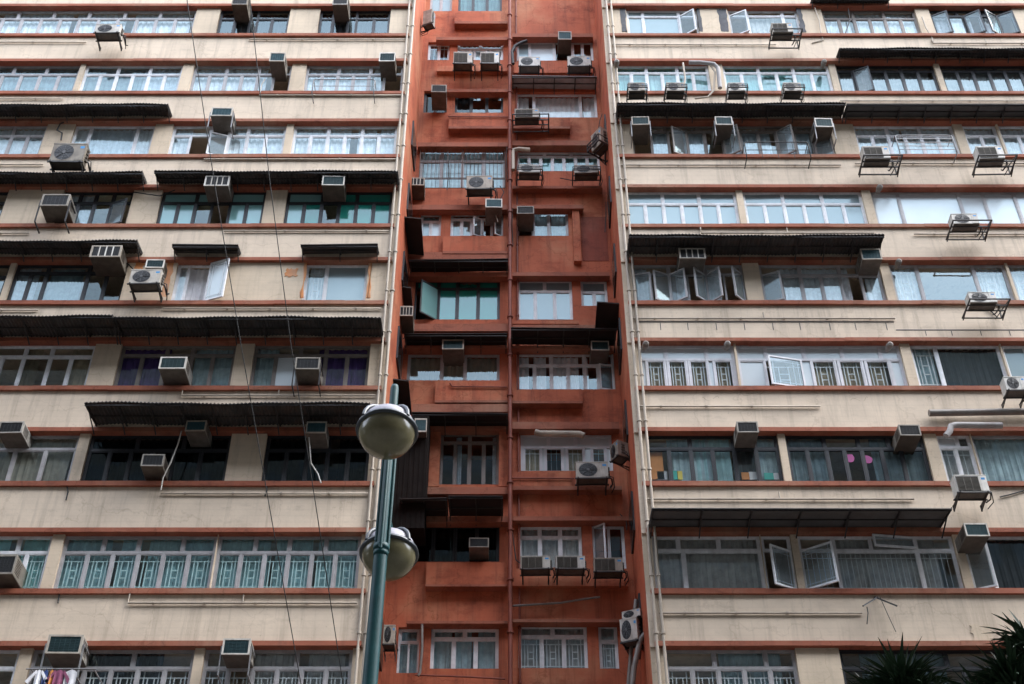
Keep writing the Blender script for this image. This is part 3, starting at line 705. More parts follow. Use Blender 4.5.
flue([(422,622),(422,650),(420,672),(418,676)],.035,DR-.2,'pipe_grey')
flue([(632,690),(634,668),(640,640),(645,634)],.065,D+1.3,'pipe_grey')
flue([(636,600),(632,640),(628,690)],.05,D+1.6,'pipe_grey')
flue([(450,383),(452,386.5),(507,387)],.02,DR-.2,'pipe_red'); flue([(512,478),(574,478.5)],.02,DR-.2,'pipe_red'); flue([(448,116.5),(508,117)],.02,DR-.2,'pipe_red')
flue([(415,675),(470,677),(505,679)],.02,DR-.2,'pipe_red')
for pix in ([(507,143),(506.5,160),(507.5,182)],[(512.5,208),(512,225),(513,246)],[(398,343),(404,338),(411,334),(414,328)],[(606,202),(606,215),(605,232)],[(448,152),(449,170),(447,190)],
            [(500,186),(504,192),(500,200),(494,204)],[(560,178),(575,181),(588,178)],[(512,528),(514,545),(516,560),(520,563)],[(627,530),(626,520),(620,514)],[(597,137),(600,120),(603,112)],[(404,455),(403,480),(406,505)]):
    flue(pix,.014,DR-.22,'hose_black')
for pix in ([(133,192),(160,196),(175,190)],[(118,262),(128,264),(136,272)],[(1000,497),(1012,494),(1030,489)],[(844,37),(850,20),(848,8)],[(985,308),(992,312),(998,318)],[(60,590),(58,603)],[(266,480),(267,490),(265,496)],[(66,480),(68,492),(66,500)]):
    flue(pix,.016,D-.03,'hose_black')
# round exhaust caps
def cap(px,py,r=.085,plane=D):
    mb=MB(); c=P(px,py,plane-.2)
    mb.tube([(c.x,plane-.02,c.z),(c.x,plane-.1,c.z),(c.x,plane-.2,c.z-.02),(c.x,plane-.3,c.z-.05),(c.x,plane-.33,c.z-.06)],[r*.7,r*.75,r,r*.95,r*.5],12)
    bpart(mb,'vent_cap','pipe_grey')
for q in ((645.5,344.5),(727,344.5),(889,345.5),(879,188),(898,262.5),(823.5,62.8),(616.5,63)): cap(*q)
def patch(px0,py0,px1,py1,mat,plane=YP,name='paint_patch',off=.004):
    pts=[]; mb=MB(); n=7
    a=P(px0,py1,plane); b=P(px1,py0,plane); c=P(px1,py1,plane)
    L_=[]
    for i in range(n): L_.append((a.x+(c.x-a.x)*i/n+uni(-.02,.02), a.z+uni(-.03,.03)))
    for i in range(n): L_.append((c.x+uni(-.03,.03), a.z+(b.z-a.z)*i/n+uni(-.02,.02)))
    for i in range(n): L_.append((c.x+(a.x-c.x)*i/n+uni(-.02,.02), b.z+uni(-.03,.03)))
    for i in range(n): L_.append((a.x+uni(-.03,.03), b.z+(a.z-b.z)*i/n+uni(-.02,.02)))
    k=len(L_)
    mb.v=[(x,plane-off-.01,z) for x,z in L_]+[(x,plane+.01,z) for x,z in L_]
    mb.f=[tuple(range(k))]+[(i,i+k,(i+1)%k+k,(i+1)%k) for i in range(k)]; mb.m=[0]*len(mb.f); mb.sm=[False]*len(mb.f)
    bpart(mb,name,mat)
patch(285,269,297,276.5,'patch_orange',YP-.012); patch(135,262,143,269,'patch_orange',YP); patch(160,262,167,297,'patch_orange',YP)
patch(302.8-2.5,262,302.8-.3,297.5,'patch_orange',YP-.012); patch(366.5,262,369.5,297.5,'patch_orange',YP)
patch(622.5,9,627.5,32,'mortar_grey'); patch(699,9,703,32,'mortar_grey'); patch(721,9.5,729.5,32,'mortar_grey',YP); patch(801.5,9,806,32,'mortar_grey')
patch(974,625,994,642,'pillar_paint',D)
jm=MB()
def joint(x0,y0,x1,y1,w=.018):
    a=P(x0,y0,D); b=P(x1,y1,D)
    if abs(x1-x0)>abs(y1-y0): jm.box(a.x,b.x,D-.006,D+.01,a.z-w/2,a.z+w/2)
    else: jm.box(a.x-w/2,a.x+w/2,D-.005,D+.01,b.z,a.z)
joint(636,322,894,322,.03); joint(896,330,1060,330,.03)
for x in range(660,890,28): joint(x+uni(-2,2),323,x,330)
for x in range(925,1050,28): joint(x+uni(-2,2),331,x,335.5)
bpart(jm,'render_joint','mortar_grey')
cm=MB()
for x,y,n,l in ((700,398,5,4),(740,393,6,5),(845,392,3,4),(850,399,5,4),(925,397,4,3)):
    pts=[]; cm=MB()
    for k in range(n*5): pts.append(P(x+k*l*.2+1.6*math.sin(k*.31+y),y+1.7*math.sin(k*.44+x)+1.1*math.sin(k*.17),D+.002))
    cm.tube(pts,[.002+.003*abs(math.sin(q*.23)) for q in range(len(pts))],4)
    bpart(cm,'peeling_edge','peel_tan')
flue([(61,140),(62,133),(57,130),(60,124),(64,122)],.022,D-.02,'hose_black')
flue([(815,8),(819,20),(821,33),(823,40),(812,43)],.022,D-.02,'pipe_cream'); flue([(922,17),(926,28),(932,38),(934,43)],.022,D-.02,'pipe_cream')
# ------------------------------------------------------------------ air conditioners
def proto_window_ac(body, face, grille, bars, legs):
    """0.64 wide, 0.42 high, front face at y=0, body runs back to y=0.75; origin at the bottom centre of the front"""
    r=empty('window_air_conditioner',(0,0,0)); w,h=.32,.42
    b=MB(); b.box(-w,w,.0,.75,.012,h); b.box(-w+.01,w-.01,.004,.75,0,.0119,1)
    for k in range(7):      # side louvres
        z=.08+k*.045
        for s in (-1,1): b.box(min(s*w,s*(w+.006)),max(s*w,s*(w+.006)),.06,.34,z,z+.018,1)
    b.build('body',[body,'ac_under'],r)
    f=MB(); t=.035
    f.box(-w-.006,w+.006,-.03,-.001,.0,t); f.box(-w-.006,w+.006,-.03,-.001,h-t,h+.006); f.box(-w-.006,-w+t,-.03,-.001,t,h-t); f.box(w-t,w+.006,-.03,-.001,t,h-t)
    f.build('face_frame',face,r)
    g=MB(); g.box(-w+t,w-t,-.012,-.0015,t,h-t)
    for k in range(9): g.box(-w+t,w-t,-.02,-.012,t+.01+k*.038,t+.022+k*.038)
    for k in range(1,6): x=-w+t+(2*w-2*t)*k/6; g.box(x-.004,x+.004,-.023,-.0125,t,h-t)
    g.build('grille',grille,r)
    if bars:
        q=MB()
        for k in (1,2,3): x=-w+t+(2*w-2*t)*k/4; q.box(x-.014,x+.014,-.029,-.0235,t,h-t)
        q.build('face_bar',face,r)
    if legs:
        for s in (-1,1):
            l=MB(); l.bar((s*(w+.03),.02,h*.55),(s*(w+.03),.05,-.5),.03); l.bar((s*(w+.03),.05,-.5),(s*(w+.03),.5,-.5),.03); l.bar((s*(w+.03),.02,h*.55),(s*(w+.03),.5,h*.55),.03)
            l.build('support_leg','steel_grey' if legs==1 else 'steel_black',r)
    return r
def proto_condenser(body, rack, louvre=False):
    """0.82 wide, 0.56 high, front at y=0, back at y=0.32, wall at y=0.60; origin at bottom centre of the front"""
    r=empty('condenser_unit',(0,0,0)); w,h=.41,.56
    b=MB(); b.box(-w,w,0,.32,.012,h); b.box(-w+.01,w-.01,.01,.31,0,.0119,1); b.box(-w-.008,w+.008,-.008,.328,h-.03,h+.006)
    b.box(.20,w+.005,-.006,.2,.03,h-.04)
    for k in range(4): b.box(w+.006,w+.05,.1+k*.0,.2,.1+k*.1,.16+k*.1,1)
    b.build('body',[body,'ac_under'],r,bevel=.006)
    if not louvre:
        f=MB(); c=(-.10,.28); f.disc(c,0,.235,-.004)
        for k in range(5):
            t=2*math.pi*k/5; f.quad((c[0]+.05*math.cos(t),-.012,c[1]+.05*math.sin(t)),(c[0]+.2*math.cos(t-.2),-.006,c[1]+.2*math.sin(t-.2)),(c[0]+.22*math.cos(t+.25),-.014,c[1]+.22*math.sin(t+.25)),(c[0]+.05*math.cos(t+.6),-.014,c[1]+.05*math.sin(t+.6)))
        f.build('fan','fan_black',r)
        g=MB()
        for rr in (.10,.17,.24): g.disc(c,rr-.0025,rr+.0025,-.022,24)
        for k in range(8):
            t=math.pi*2*k/8; g.bar((c[0]+.05*math.cos(t),-.02,c[1]+.05*math.sin(t)),(c[0]+.24*math.cos(t),-.02,c[1]+.24*math.sin(t)),.007)
        g.disc(c,0,.045,-.024,16); g.build('fan_guard','fan_guard',r)
    else:
        f=MB(); f.box(-w+.03,.19,-.004,.002,.035,h-.05)
        f.build('fan','fan_black',r); g=MB()
        for k in range(11): z=.06+k*.041; g.box(-w+.03,.19,-.016,-.0045,z,z+.011)
        for k in range(4): x=-w+.03+k*.19; g.box(x-.006,x+.006,-.022,-.0165,.035,h-.05)
        g.build('front_grille','louvre_brown',r)
    s=MB(); s.box(.27,.37,-.0075,-.0062,.40,.47); s.build('badge','sticker_blue',r)
    k_=MB()
    if rack=='arms':
        for x in (-.36,.36):
            k_.bar((x,-.05,-.02),(x,.6,-.02),.04); k_.bar((x,.12,-.02),(x,.585,-.14),.03); k_.bar((x,.585,.02),(x,.585,-.17),.035)
        k_.bar((-.44,0,-.02),(.44,0,-.02),.035); k_.bar((-.44,.3,-.02),(.44,.3,-.02),.035)
    else:
        xl,xr=-.48,(.50 if rack=='basket' else .74)
        for x in (xl,xr):
            k_.bar((x,-.14,-.02),(x,.6,-.02),.04); k_.bar((x,-.14,-.03),(x,-.14,.20 if rack=='basket' else .0),.03); k_.bar((x,.2,-.02),(x,.585,-.14),.03)
            if rack=='basket': k_.bar((x,-.14,.20),(x,.5,.20),.022)
        for y in (-.14,.1,.3,.585): k_.bar((xl,y,-.02),(xr,y,-.02),.035)
        if rack=='basket':
            for z in (.09,.20): k_.bar((xl,-.14,z),(xr,-.14,z),.024)
            for x in (-.25,0,.25): k_.bar((x,-.14,-.02),(x,-.14,.2),.016)
        if rack=='wide': k_.bar((xr,.585,-.02),(xr,.585,.34),.035); k_.bar((xr,-.14,0),(xr,.585,.30),.024)
    k_.build('bracket','steel_black',r)
    hs=MB(); hs.tube([(w+.05,.2,.15),(w+.10,.18,.08),(w+.12,.3,.0),(w+.08,.5,.05),(w+.1,.6,.2)],.022,6); hs.tube([(w+.05,.2,.2),(w+.14,.2,.16),(w+.17,.3,-.1),(w+.1,.55,-.12)],.014,6); hs.build('hose','hose_black',r)
    return r
PROTO={
 'wa':proto_window_ac('ac_beige','ac_white','ac_grille_blue',False,0),
 'wb':proto_window_ac('ac_beige','ac_white','ac_grille_dark',True,0),
 'wc':proto_window_ac('ac_beige','ac_beige','ac_grille_dark',False,0),
 'wl':proto_window_ac('ac_beige','ac_white','ac_grille_blue',False,1),
 'wk':proto_window_ac('ac_beige','ac_beige','ac_grille_dark',False,2),
 'ca':proto_condenser('ac_white','arms'), 'cb':proto_condenser('ac_white','basket'), 'cc':proto_condenser('ac_beige','arms'), 'cl':proto_condenser('ac_white','arms',True), 'cw':proto_condenser('ac_white','wide',True), 'cf':proto_condenser('ac_white','wide')}
USED=set()
CR={'c1':(0,0,3.8),'c2':(200,0,3.8),'c3':(0,170,3.8),'c4':(200,170,3.8),'c5':(0,335,3.8),'c6':(200,335,3.8),'c7':(0,504,3.8),'c8':(200,504,3.8),
    'm0':(390,0,3.8),'m1':(390,170,3.8),'m2':(390,335,3.8),'m3':(390,504,1024/280.),
    'A':(600,0,3.8),'B':(804,0,3.8),'C':(600,170,3.8),'D':(804,170,3.8),'E':(620,335,3.8),'F':(804,335,3.8),'G':(620,504,3.8),'H':(804,504,3.8)}
def ac(kind, crop, x0,y0,x1,y1, label, plane=None, prot=None, rz=0.):
    ox,oy,s=CR[crop]; px0,px1,py0,py1=ox+x0/s,ox+x1/s,oy+y0/s,oy+y1/s
    if plane is None: plane = DR if crop[0]=='m' else D
    if prot is None: prot = .46 if kind[0]=='w' else .60
    yf=plane-prot
    a=P(px0,py1,yf); b=P(px1,py1,yf); t=P(px0,py0,yf)
    w=b.x-a.x; h=t.z-a.z
    o = PROTO[kind] if kind not in USED else copy_tree(PROTO[kind]); USED.add(kind)
    o.location=((a.x+b.x)/2,yf,a.z); o.rotation_euler=(0,0,R(rz+uni(-1.5,1.5)))
    if kind[0]=='w': o.scale=(w/.64,1,h/.42)
    else: o.scale=(w/.82,1,h/.56)
    tag(o,label,'air conditioner','window air conditioners on the facade' if kind[0]=='w' else 'condenser units on the facade')
    return o
# left wing
ac('wc','c2',120,-18,178,20,'window air conditioner cut by top edge, over dark window beside the left wires')
ac('wc','c2',503,-18,560,20,'window air conditioner cut by top edge, over dark window nearest left wing\'s corner')
ac('ca','c1',358,92,452,124,'white condenser on black cradle, highest of the left wing',prot=.7)
ac('wa','c2',263,203,320,235,'window unit on second row, over the end of a lace-curtained window right of wires')
ac('wa','c2',680,203,740,235,'window unit on second row beside the corner pipes, right of a thin white rack')
ac('wl','c2',40,412,120,442,'teal-grilled window unit on pale legs between the two wires, third row')
ac('cc','c1',185,545,312,612,'large dirty condenser with big fan, hung on cream pillar at far left')
ac('wk','c3',152,95,256,138,'dirty window unit on long thin legs in front of blank cream pillar, far left',prot=.58)
ac('wb','c4',15,25,108,62,'window unit with pale bars over the turquoise window, left one of a pair')
ac('wa','c4',463,25,547,60,'white-edged window unit over green-curtained window near left wing corner')
ac('wb','c3',340,290,455,332,'large window unit with pale bars over the open dark window, below a short awning',prot=.58)
ac('wa','c3',552,343,620,373,'small window unit half hidden behind a condenser by an orange patch',prot=.35)
ac('ca','c3',487,378,604,430,'white condenser with round fan on the cream wall below a small window unit',prot=.65)
ac('wa','c5',603,86,703,130,'window unit beside dark purple curtains, left of the wires',prot=.58)
ac('wk','c6',360,88,452,132,'window unit on dark legs in the middle of a purple-curtained window, right of wires',prot=.58)
ac('wc','c5',-10,332,82,374,'window unit over olive curtains at the left edge of the picture')
ac('wc','c5',535,456,618,500,'lower window unit set low in the black window, left of another with a hanging tube')
ac('wa','c5',703,328,780,366,'window unit high on the black window, pale drain tube hanging from its left')
ac('wa','c6',402,332,478,374,'window unit over the black window next to the upper street lamp globe')
ac('wc','c7',-40,195,48,268,'grimy window unit cut by the left edge beside barred white window')
ac('wl','c7',172,500,303,570,'big window unit with grey frame directly above the colourful laundry')
ac('wl','c8',82,514,186,574,'big teal-grilled window unit with raised side arms, bottom row by left wire')
# recess
ac('cl','m0',240,198,312,240,'left of two condensers sharing a shelf in the upper red recess',prot=.75)
ac('cl','m0',343,198,414,240,'right of two condensers sharing a shelf in the upper red recess',prot=.75)
ac('wa','m0',640,122,690,152,'small window unit above white window near top right of red recess')
ac('ca','m0',490,216,570,250,'fan-faced condenser beside the black bent hose, upper right of recess',prot=.7)
ac('ca','m0',676,214,764,250,'fan-faced condenser right of centre under small window unit, upper recess',prot=.7)
ac('cc','m0',148,45,178,95,'narrow condenser high on left side wall of the red recess',plane=DR-.6,prot=.6,rz=70)
ac('wc','m0',157,325,214,352,'rusty window unit in small black opening at left of recess',prot=.8)
ac('cw','m0',474,414,566,446,'condenser in black basket below the white-blind window of the recess',prot=.8)
ac('cb','m0',490,625,570,655,'condenser in cradle by teal-curtained recess window, left one of two',prot=.7)
ac('cb','m0',702,627,790,657,'condenser in cradle by teal-curtained recess window, right one of two',prot=.7)
ac('cb','m0',755,500,815,560,'condenser in tall black cage at the right side wall of recess',plane=DR-.9,prot=.6,rz=-55)
ac('ca','m1',290,22,388,70,'clean white condenser with black fan in front of the caged balcony',prot=.75)
ac('wb','m1',72,32,130,60,'dark window unit at left end of caged balcony',prot=.6)
ac('wa','m1',363,112,426,144,'window unit over propped-open white windows in left half of recess',prot=.7)
ac('wc','m1',483,140,547,168,'window unit with rusty body beside blue curtain, left of bare brick panel',prot=.6)
ac('wb','m1',36,520,86,556,'pale-barred window unit left of green-curtained window, at recess side wall',prot=1.2)
ac('wa','m2',198,20,280,56,'window unit in the middle of plain olive blinds, recess left half')
ac('wa','m2',765,25,833,60,'window unit at right end of white-curtained window in the recess')
ac('wa','m2',92,320,138,370,'window unit peeping out from shaded void right of street lamp globe',prot=1.1)
ac('ca','m2',708,482,830,542,'big white condenser with fan below pipe-topped white panel window, recess right',prot=.75)
ac('cc','m2',826,412,880,468,'condenser in black cage on side wall, right of the big white condenser',plane=DR-.6,prot=.7,rz=-60)
ac('wc','m3',289,126,361,160,'window unit in the wide black opening beside lower street lamp globe')
ac('cl','m3',478,190,586,236,'left of three brown-fronted condensers in a row low in the recess',prot=.75)
ac('cl','m3',608,190,714,236,'middle of three brown-fronted condensers in a row low in the recess',prot=.75)
ac('cl','m3',747,197,852,246,'right of three brown-fronted condensers in a row, below an open window',prot=.75)
ac('ca','c8',694,460,738,532,'condenser beside street lamp pole at bottom left of recess',plane=DR,prot=1.0)
ac('ca','m3',842,418,908,500,'lower of two stacked condensers on right side wall at bottom of recess',plane=D+1.9,prot=.6,rz=-25)
ac('ca','m3',846,388,918,416,'upper of two stacked condensers on right side wall at bottom of recess',plane=D+1.9,prot=.6,rz=-25)
# right wing
ac('cw','A',658,88,735,122,'condenser in wire basket below curtained white window, top row of right wing',prot=.75)
ac('cb','A',110,314,172,345,'first from left of four basket condensers under the teal curtains',prot=.75)
ac('cb','A',255,314,322,345,'second from left of four basket condensers, left of the white flue pipe',prot=.75)
ac('cb','A',490,314,553,345,'third from left of four basket condensers, right of the white flue pipe',prot=.75)
ac('cb','A',702,314,768,345,'rightmost of four basket condensers under the teal curtains',prot=.75)
ac('wl','A',122,446,188,476,'window unit on thin legs at left end of the long window with open sashes')
ac('wl','A',440,446,505,476,'window unit on thin legs in the middle of the long window with open sashes')
ac('wl','B',45,452,112,484,'window unit on legs at right end of the long window with open sashes')
ac('cw','B',232,556,330,602,'condenser in basket left of the white wall rack, right wing third row',prot=.75)
ac('cw','B',668,556,765,602,'condenser in basket near right edge, right of the white wall rack',prot=.75)
ac('cf','D',570,166,668,204,'condenser on cradle under the pale blank windows, right side',prot=.75)
ac('wb','C',303,300,402,338,'window unit under long awning above a row of six open sashes')
ac('wa','D',222,302,297,342,'window unit at right end of the long awning, beside patterned-grille window')
ac('cf','D',634,464,736,503,'condenser on cradle below the broad bluish window at right',prot=.75)
ac('ca','F',772,158,850,208,'grey condenser cut by right edge, beside dark wide window',prot=.65)
ac('wc','E',447,332,527,372,'window unit over dark window with coloured cards on its sill')
ac('wc','F',366,344,446,384,'window unit over dark window with two pink stickers')
ac('cl','F',585,532,706,596,'large condenser under narrow white double window, right of pink stickers',prot=.7)
ac('wa','H',617,76,706,124,'white-edged window unit above open white sash at lower right',prot=.65)
for k,p in PROTO.items():
    if k not in USED: raise RuntimeError(k)
# ------------------------------------------------------------------ racks, laundry, cards
def thing_mesh(mb, name, mats, label, cat, loc=None, group=None):
    c=Vector((sum(v[0] for v in mb.v)/len(mb.v), sum(v[1] for v in mb.v)/len(mb.v), min(v[2] for v in mb.v)))
    o=mb.build(name,mats,None,loc=c); return tag(o,label,cat,group)
def rack(x0,y0,x1,y1,crop,mat,label,bars=2,verts=0,out=.45):
    ox,oy,s=CR[crop]; yy=D-out; a=P(ox+x0/s,oy+y1/s,yy); b=P(ox+x1/s,oy+y1/s,yy); t=P(ox+x0/s,oy+y0/s,yy)
    mb=MB(); r=.016
    mb.tube([(a.x,D-.03,a.z+.02),(a.x,yy,a.z),(a.x,yy,t.z-.06),(a.x+.05,yy,t.z),(b.x-.05,yy,t.z),(b.x,yy,t.z-.06),(b.x,yy,a.z),(b.x,D-.03,a.z+.02)],r,6)
    for k in range(1,bars+1): z=a.z+(t.z-a.z)*k/(bars+1); mb.bar((a.x,yy,z),(b.x,yy,z),.016)
    for k in range(1,verts+1): x=a.x+(b.x-a.x)*k/(verts+1); mb.bar((x,yy,a.z),(x,yy,t.z),.012)
    for x in (a.x,b.x): mb.bar((x,D-.03,t.z-.02),(x,yy,t.z-.02),.02)
    return thing_mesh(mb,'laundry_rack',mat,label,'laundry rack',group='laundry racks on the facade')
rack(425,302,660,352,'c2','steel_grey','thin bent-tube rack in front of lace curtains on the left wing',1)
rack(558,540,802,600,'A','steel_black','black tube rack below the long window with open sashes',1,3)
rack(365,514,582,582,'B','steel_grey','pale tube rack with several bars before white windows, right wing',4,0)
mb=MB(); c=P(878,596,D-.15); a=P(863,606,D-.4); b=P(897,606,D-.4)
mb.bar((a.x,D-.4,a.z),(c.x,D-.1,c.z),.03); mb.bar((b.x,D-.4,b.z),(c.x-.05,D-.1,c.z),.03); mb.tube([P(867,607,D-.12),P(868,613,D-.12),P(867,624,D-.12)],.012,6); mb.tube([P(880,597,D-.2),P(888,615,D-.2),P(896,632,D-.2)],.008,5)
mb.bar((c.x-.05,D-.1,c.z),(c.x-.05,D+.005,c.z),.03)
thing_mesh(mb,'wall_bracket','steel_black','black crossed metal bracket on cream wall above the spiky tree','bracket')
# laundry at the lower left
lx=P(36,669,D-.75); rx=P(84,669,D-.75)
pole=MB(); pole.tube([(lx.x-.2,D-.75,lx.z),(rx.x+.25,D-.75,lx.z)],.014,6)
for x in (lx.x-.1,rx.x+.2): pole.bar((x,D-.75,lx.z),(x,D+.1,lx.z+.02),.022)
thing_mesh(pole,'laundry_pole','steel_grey','thin laundry pole under the big grey-framed window unit at bottom left','laundry pole')
def garment(px0,px1,mat,lab,ln=.75,sl=True):
    a=P(px0,669,D-.75); b=P(px1,669,D-.75); mb=MB(); n=10; m_=8; z=lx.z-.005; w=b.x-a.x; th=.02
    ph=uni(0,6)
    def pt(i,j,sd):
        u=i/n; v=j/m_; flare=1+.12*v; x=a.x+w*(.5+(u-.5)*flare); y=D-.75+sd*th*(.3+v)+.05*math.sin(u*9+ph)*v
        zz=z-ln*v*(1-.05*math.sin(u*5+ph))-(.06*abs(u-.5)*2 if j==0 else 0)
        return (x,y,zz)
    for sd in (-1,1):
        for i in range(n):
            for j in range(m_): mb.quad(pt(i,j,sd),pt(i+1,j,sd),pt(i+1,j+1,sd),pt(i,j+1,sd)); mb.sm[-1]=True
    if sl:
        for s_ in (0,1):
            x=a.x if s_==0 else b.x; d=-1 if s_==0 else 1
            mb.hexa([(x,D-.77,z-.10),(x+d*.12,D-.77,z-.32),(x+d*.12,D-.73,z-.32),(x,D-.73,z-.10),(x,D-.77,z-.02),(x+d*.18,D-.77,z-.27),(x+d*.18,D-.73,z-.27),(x,D-.73,z-.02)])
    thing_mesh(mb,'garment',mat,lab,'garment',group='laundry hanging at lower left')
garment(37,43,'white_cloth','white shirt, leftmost of the hanging laundry at bottom left')
garment(45,49,'navy_cloth','navy blue garment hanging between white and orange laundry',.8,False)
garment(50.5,55,'orange_card','orange garment hanging between navy and pink laundry',.6,False)
garment(56,65,'pink_cloth','pink top hanging in the laundry at bottom left',.7)
garment(67,78,'white_panel','pale towel hanging at right end of the laundry',.9,False)
# cards and stickers standing inside windows on the right wing
def card(x0,y0,x1,y1,mat,label,cat='card',tilt=0,name='card'):
    ox,oy,s=CR['E']; yy=YW+.06; a=P(ox+x0/s,oy+y1/s,yy); b=P(ox+x1/s,oy+y0/s,yy)
    mb=MB(); mb.box(a.x,b.x,yy,yy+.012,a.z,b.z); return thing_mesh(mb,name,mat,label,cat,group='cards on the dark window sill')
card(108,445,160,548,'orange_card','tall orange board behind the dark window at left','board',name='board')
card(143,518,178,549,'white_card','white card in front of orange board on the dark window sill')
card(198,515,218,549,'teal_card','dark green card left of a yellow one behind the dark window')
card(219,517,236,549,'yellow_card','yellow card right of dark green one behind the dark window')
card(464,522,490,549,'orange_card','small orange card below the window unit on the dark window sill')
card(493,520,524,549,'white_card','white card right of small orange card on the dark window sill')
card(550,524,582,549,'teal_card','bright teal card at the right end of the dark window sill')
card(586,524,612,549,'white_card','white card at the right end of dark window, beside teal card')
def sticker(px,py,r,ears,label):
    yy=YW-.008; c=P(px,py,yy); mb=MB(); n=24; i0=0
    rad=[]
    for j in range(n):
        t=2*math.pi*j/n; k=r*(1+.04*math.sin(5*t))
        if ears and .6<t<1.2 or ears and 1.9<t<2.5: k*=1.25
        rad.append((c.x+k*1.1*math.cos(t), c.z+k*math.sin(t)))
    mb.v=[(x,yy-.004,z) for x,z in rad]+[(x,yy,z) for x,z in rad]
    mb.f=[tuple(range(n))]+[(j,j+n,(j+1)%n+n,(j+1)%n) for j in range(n)]; mb.m=[0]*(n+1); mb.sm=[False]*(n+1)
    thing_mesh(mb,'sticker','pink_sticker',label,'sticker')
sticker(849,458.5,.115,True,'left pink sticker with two small points on the dark window')
sticker(867,459.5,.115,False,'right pink round sticker on the dark window')
# drain tubes hanging from two window units
def drain(pix,plane,label):
    mb=MB(); mb.tube([P(x,y,plane) for x,y in pix],.016,6)
    thing_mesh(mb,'drain_tube','ac_white',label,'tube',group='drain tubes')
drain([(382/1.0-200.5,431),(178,444),(171,462),(163,478),(161,490)],D-.3,'pale drain tube falling in front of the black window from a window unit')
drain([(309,436),(310,450),(311,463),(318,474),(321,483)],D-.3,'curved pale drain tube at the black window near the upper lamp globe')
drain([(265,79),(262,84),(260,93)],D-.2,'short brownish drain tube under window unit right of wires, second row')
drain([(497,208),(496,216),(498,222)],DR-.4,'short pale tube under window unit by propped-open recess windows')
# ------------------------------------------------------------------ overhead wires
def wire(pix,ys,label):
    pts=[P(x,y,d) for (x,y),d in zip(pix,ys)]
    d0=(pts[0]-pts[1]).normalized(); d1=(pts[-1]-pts[-2]).normalized()
    pts=[pts[0]+d0*9]+pts+[pts[-1]+d1*7]
    mb=MB(); mb.tube(pts,.006,6); thing_mesh(mb,'overhead_wire','hose_black',label,'wire',group='overhead wires')
ys=[11,12.2,13.4,14.6,15.8]
wire([(187,0),(214,180),(241,345),(270,510),(301,684)],ys,'left one of two thin black wires crossing before the left wing')
wire([(250,0),(269,175),(291,345),(316.5,510),(343,684)],ys,'right one of two thin black wires, nearer the street lamp')
# ------------------------------------------------------------------ street lamp
YLP=11.0
base=P(369.8,684,YLP); top=P(392.8,410,YLP)
lamp=empty('street_lamp',(0,0,0)); tag(lamp,'dark teal street lamp post with two round glass globes in front of the building','street lamp')
dx=(top.x-base.x)/(top.z-base.z); 
def axis(z): return Vector((base.x+(z-base.z)*dx, YLP, z))
g0=axis(.15); lamp.location=g0
def lpart(mb,name,mats,parent=None,bevel=0):
    mb.v=[(a-g0.x,b-g0.y,c-g0.z) for a,b,c in mb.v]; return mb.build(name,mats,parent or lamp,bevel=bevel)
zcol=P(380,548,YLP).z; ztop=P(392,385,YLP).z
mb=MB(); mb.tube([axis(.15),axis(.5),axis(.52),axis(2.),axis(zcol)],[.14,.14,.10,.085,.066],16); lpart(mb,'pole','lamp_teal')
mb=MB(); mb.tube([axis(zcol-.05),axis(ztop-.05),axis(ztop-.01),axis(ztop)],[.045,.045,.036,.008],14); lpart(mb,'spire','lamp_teal')
for t in (.5,2.6,4.7):
    o=Vector((.064*math.cos(t),.064*math.sin(t),0)); mb=MB(); mb.tube([axis(zcol-.04)+o,axis(ztop-.55)+o,axis(ztop-.50)+o*.6],[.021,.021,.014],10); lpart(mb,'rod','lamp_teal')
for z,r in ((zcol,.078),(zcol-.06,.072),(ztop-.58,.07)):
    mb=MB(); mb.lathe([(r*.8,-.03),(r,-.03),(r,.03),(r*.8,.03)],axis(z),16); lpart(mb,'collar','lamp_teal')
def head(c,r,tilt):
    """hood + rim + bowl, axis tilted a little; joined to the post by an arm"""
    piv=Vector(c)
    def rot(mb):
        m=Matrix.Rotation(tilt[0],3,'X')@Matrix.Rotation(tilt[1],3,'Y'); mb.v=[tuple(m@(Vector(v)-piv)+piv) for v in mb.v]; return mb
    hd=MB(); hd.lathe([(r*math.cos(q/10*math.pi/2)+1e-4,r*.93*math.sin(q/10*math.pi/2)) for q in range(11)],c,36); h=lpart(rot(hd),'lamp_head','lamp_hood')
    rim=MB(); rim.lathe([(r*.97,-.07*r),(r*1.07,-.07*r),(r*1.09,.0),(r*1.07,.08*r),(r*.99,.09*r)],c,36)
    for k in range(4):
        t=math.pi/4+k*math.pi/2; pts=[]
        for q in range(7):
            e=q/6*math.pi/2; pts.append((c[0]+math.cos(t)*r*1.07*math.cos(e),c[1]+math.sin(t)*r*1.07*math.cos(e),c[2]+.03*r+r*.97*math.sin(e)))
        rim.tube(pts,.020,8)
    lpart(rot(rim),'rim','lamp_rim',h)
    bowl=MB(); bowl.lathe([(r*.99*math.cos(q/12*math.pi/2)+1e-4,-r*.99*math.sin(q/12*math.pi/2)) for q in range(12,-1,-1)],c,36); lpart(rot(bowl),'bowl','lamp_bowl',h)
    gear=MB(); gear.lathe([(.001,-.62*r),(.2*r,-.62*r),(.3*r,-.5*r),(.34*r,-.2),(.34*r,.16*r)],c,20); lpart(rot(gear),'lamp_fitting','lamp_gear',h)
    arm=MB(); ax=axis(c[2]+r*1.02); arm.tube([ax,(c[0]*.5+ax.x*.5,c[1]*.5+ax.y*.5,c[2]+r*1.1),(c[0],c[1],c[2]+r*1.02),(c[0],c[1],c[2]+r*.88)],.028,10); lpart(arm,'arm','lamp_teal')
c1=P(387,431.5,YLP-.42); r1=.285
head(tuple(c1),r1,(R(-9),R(1)))
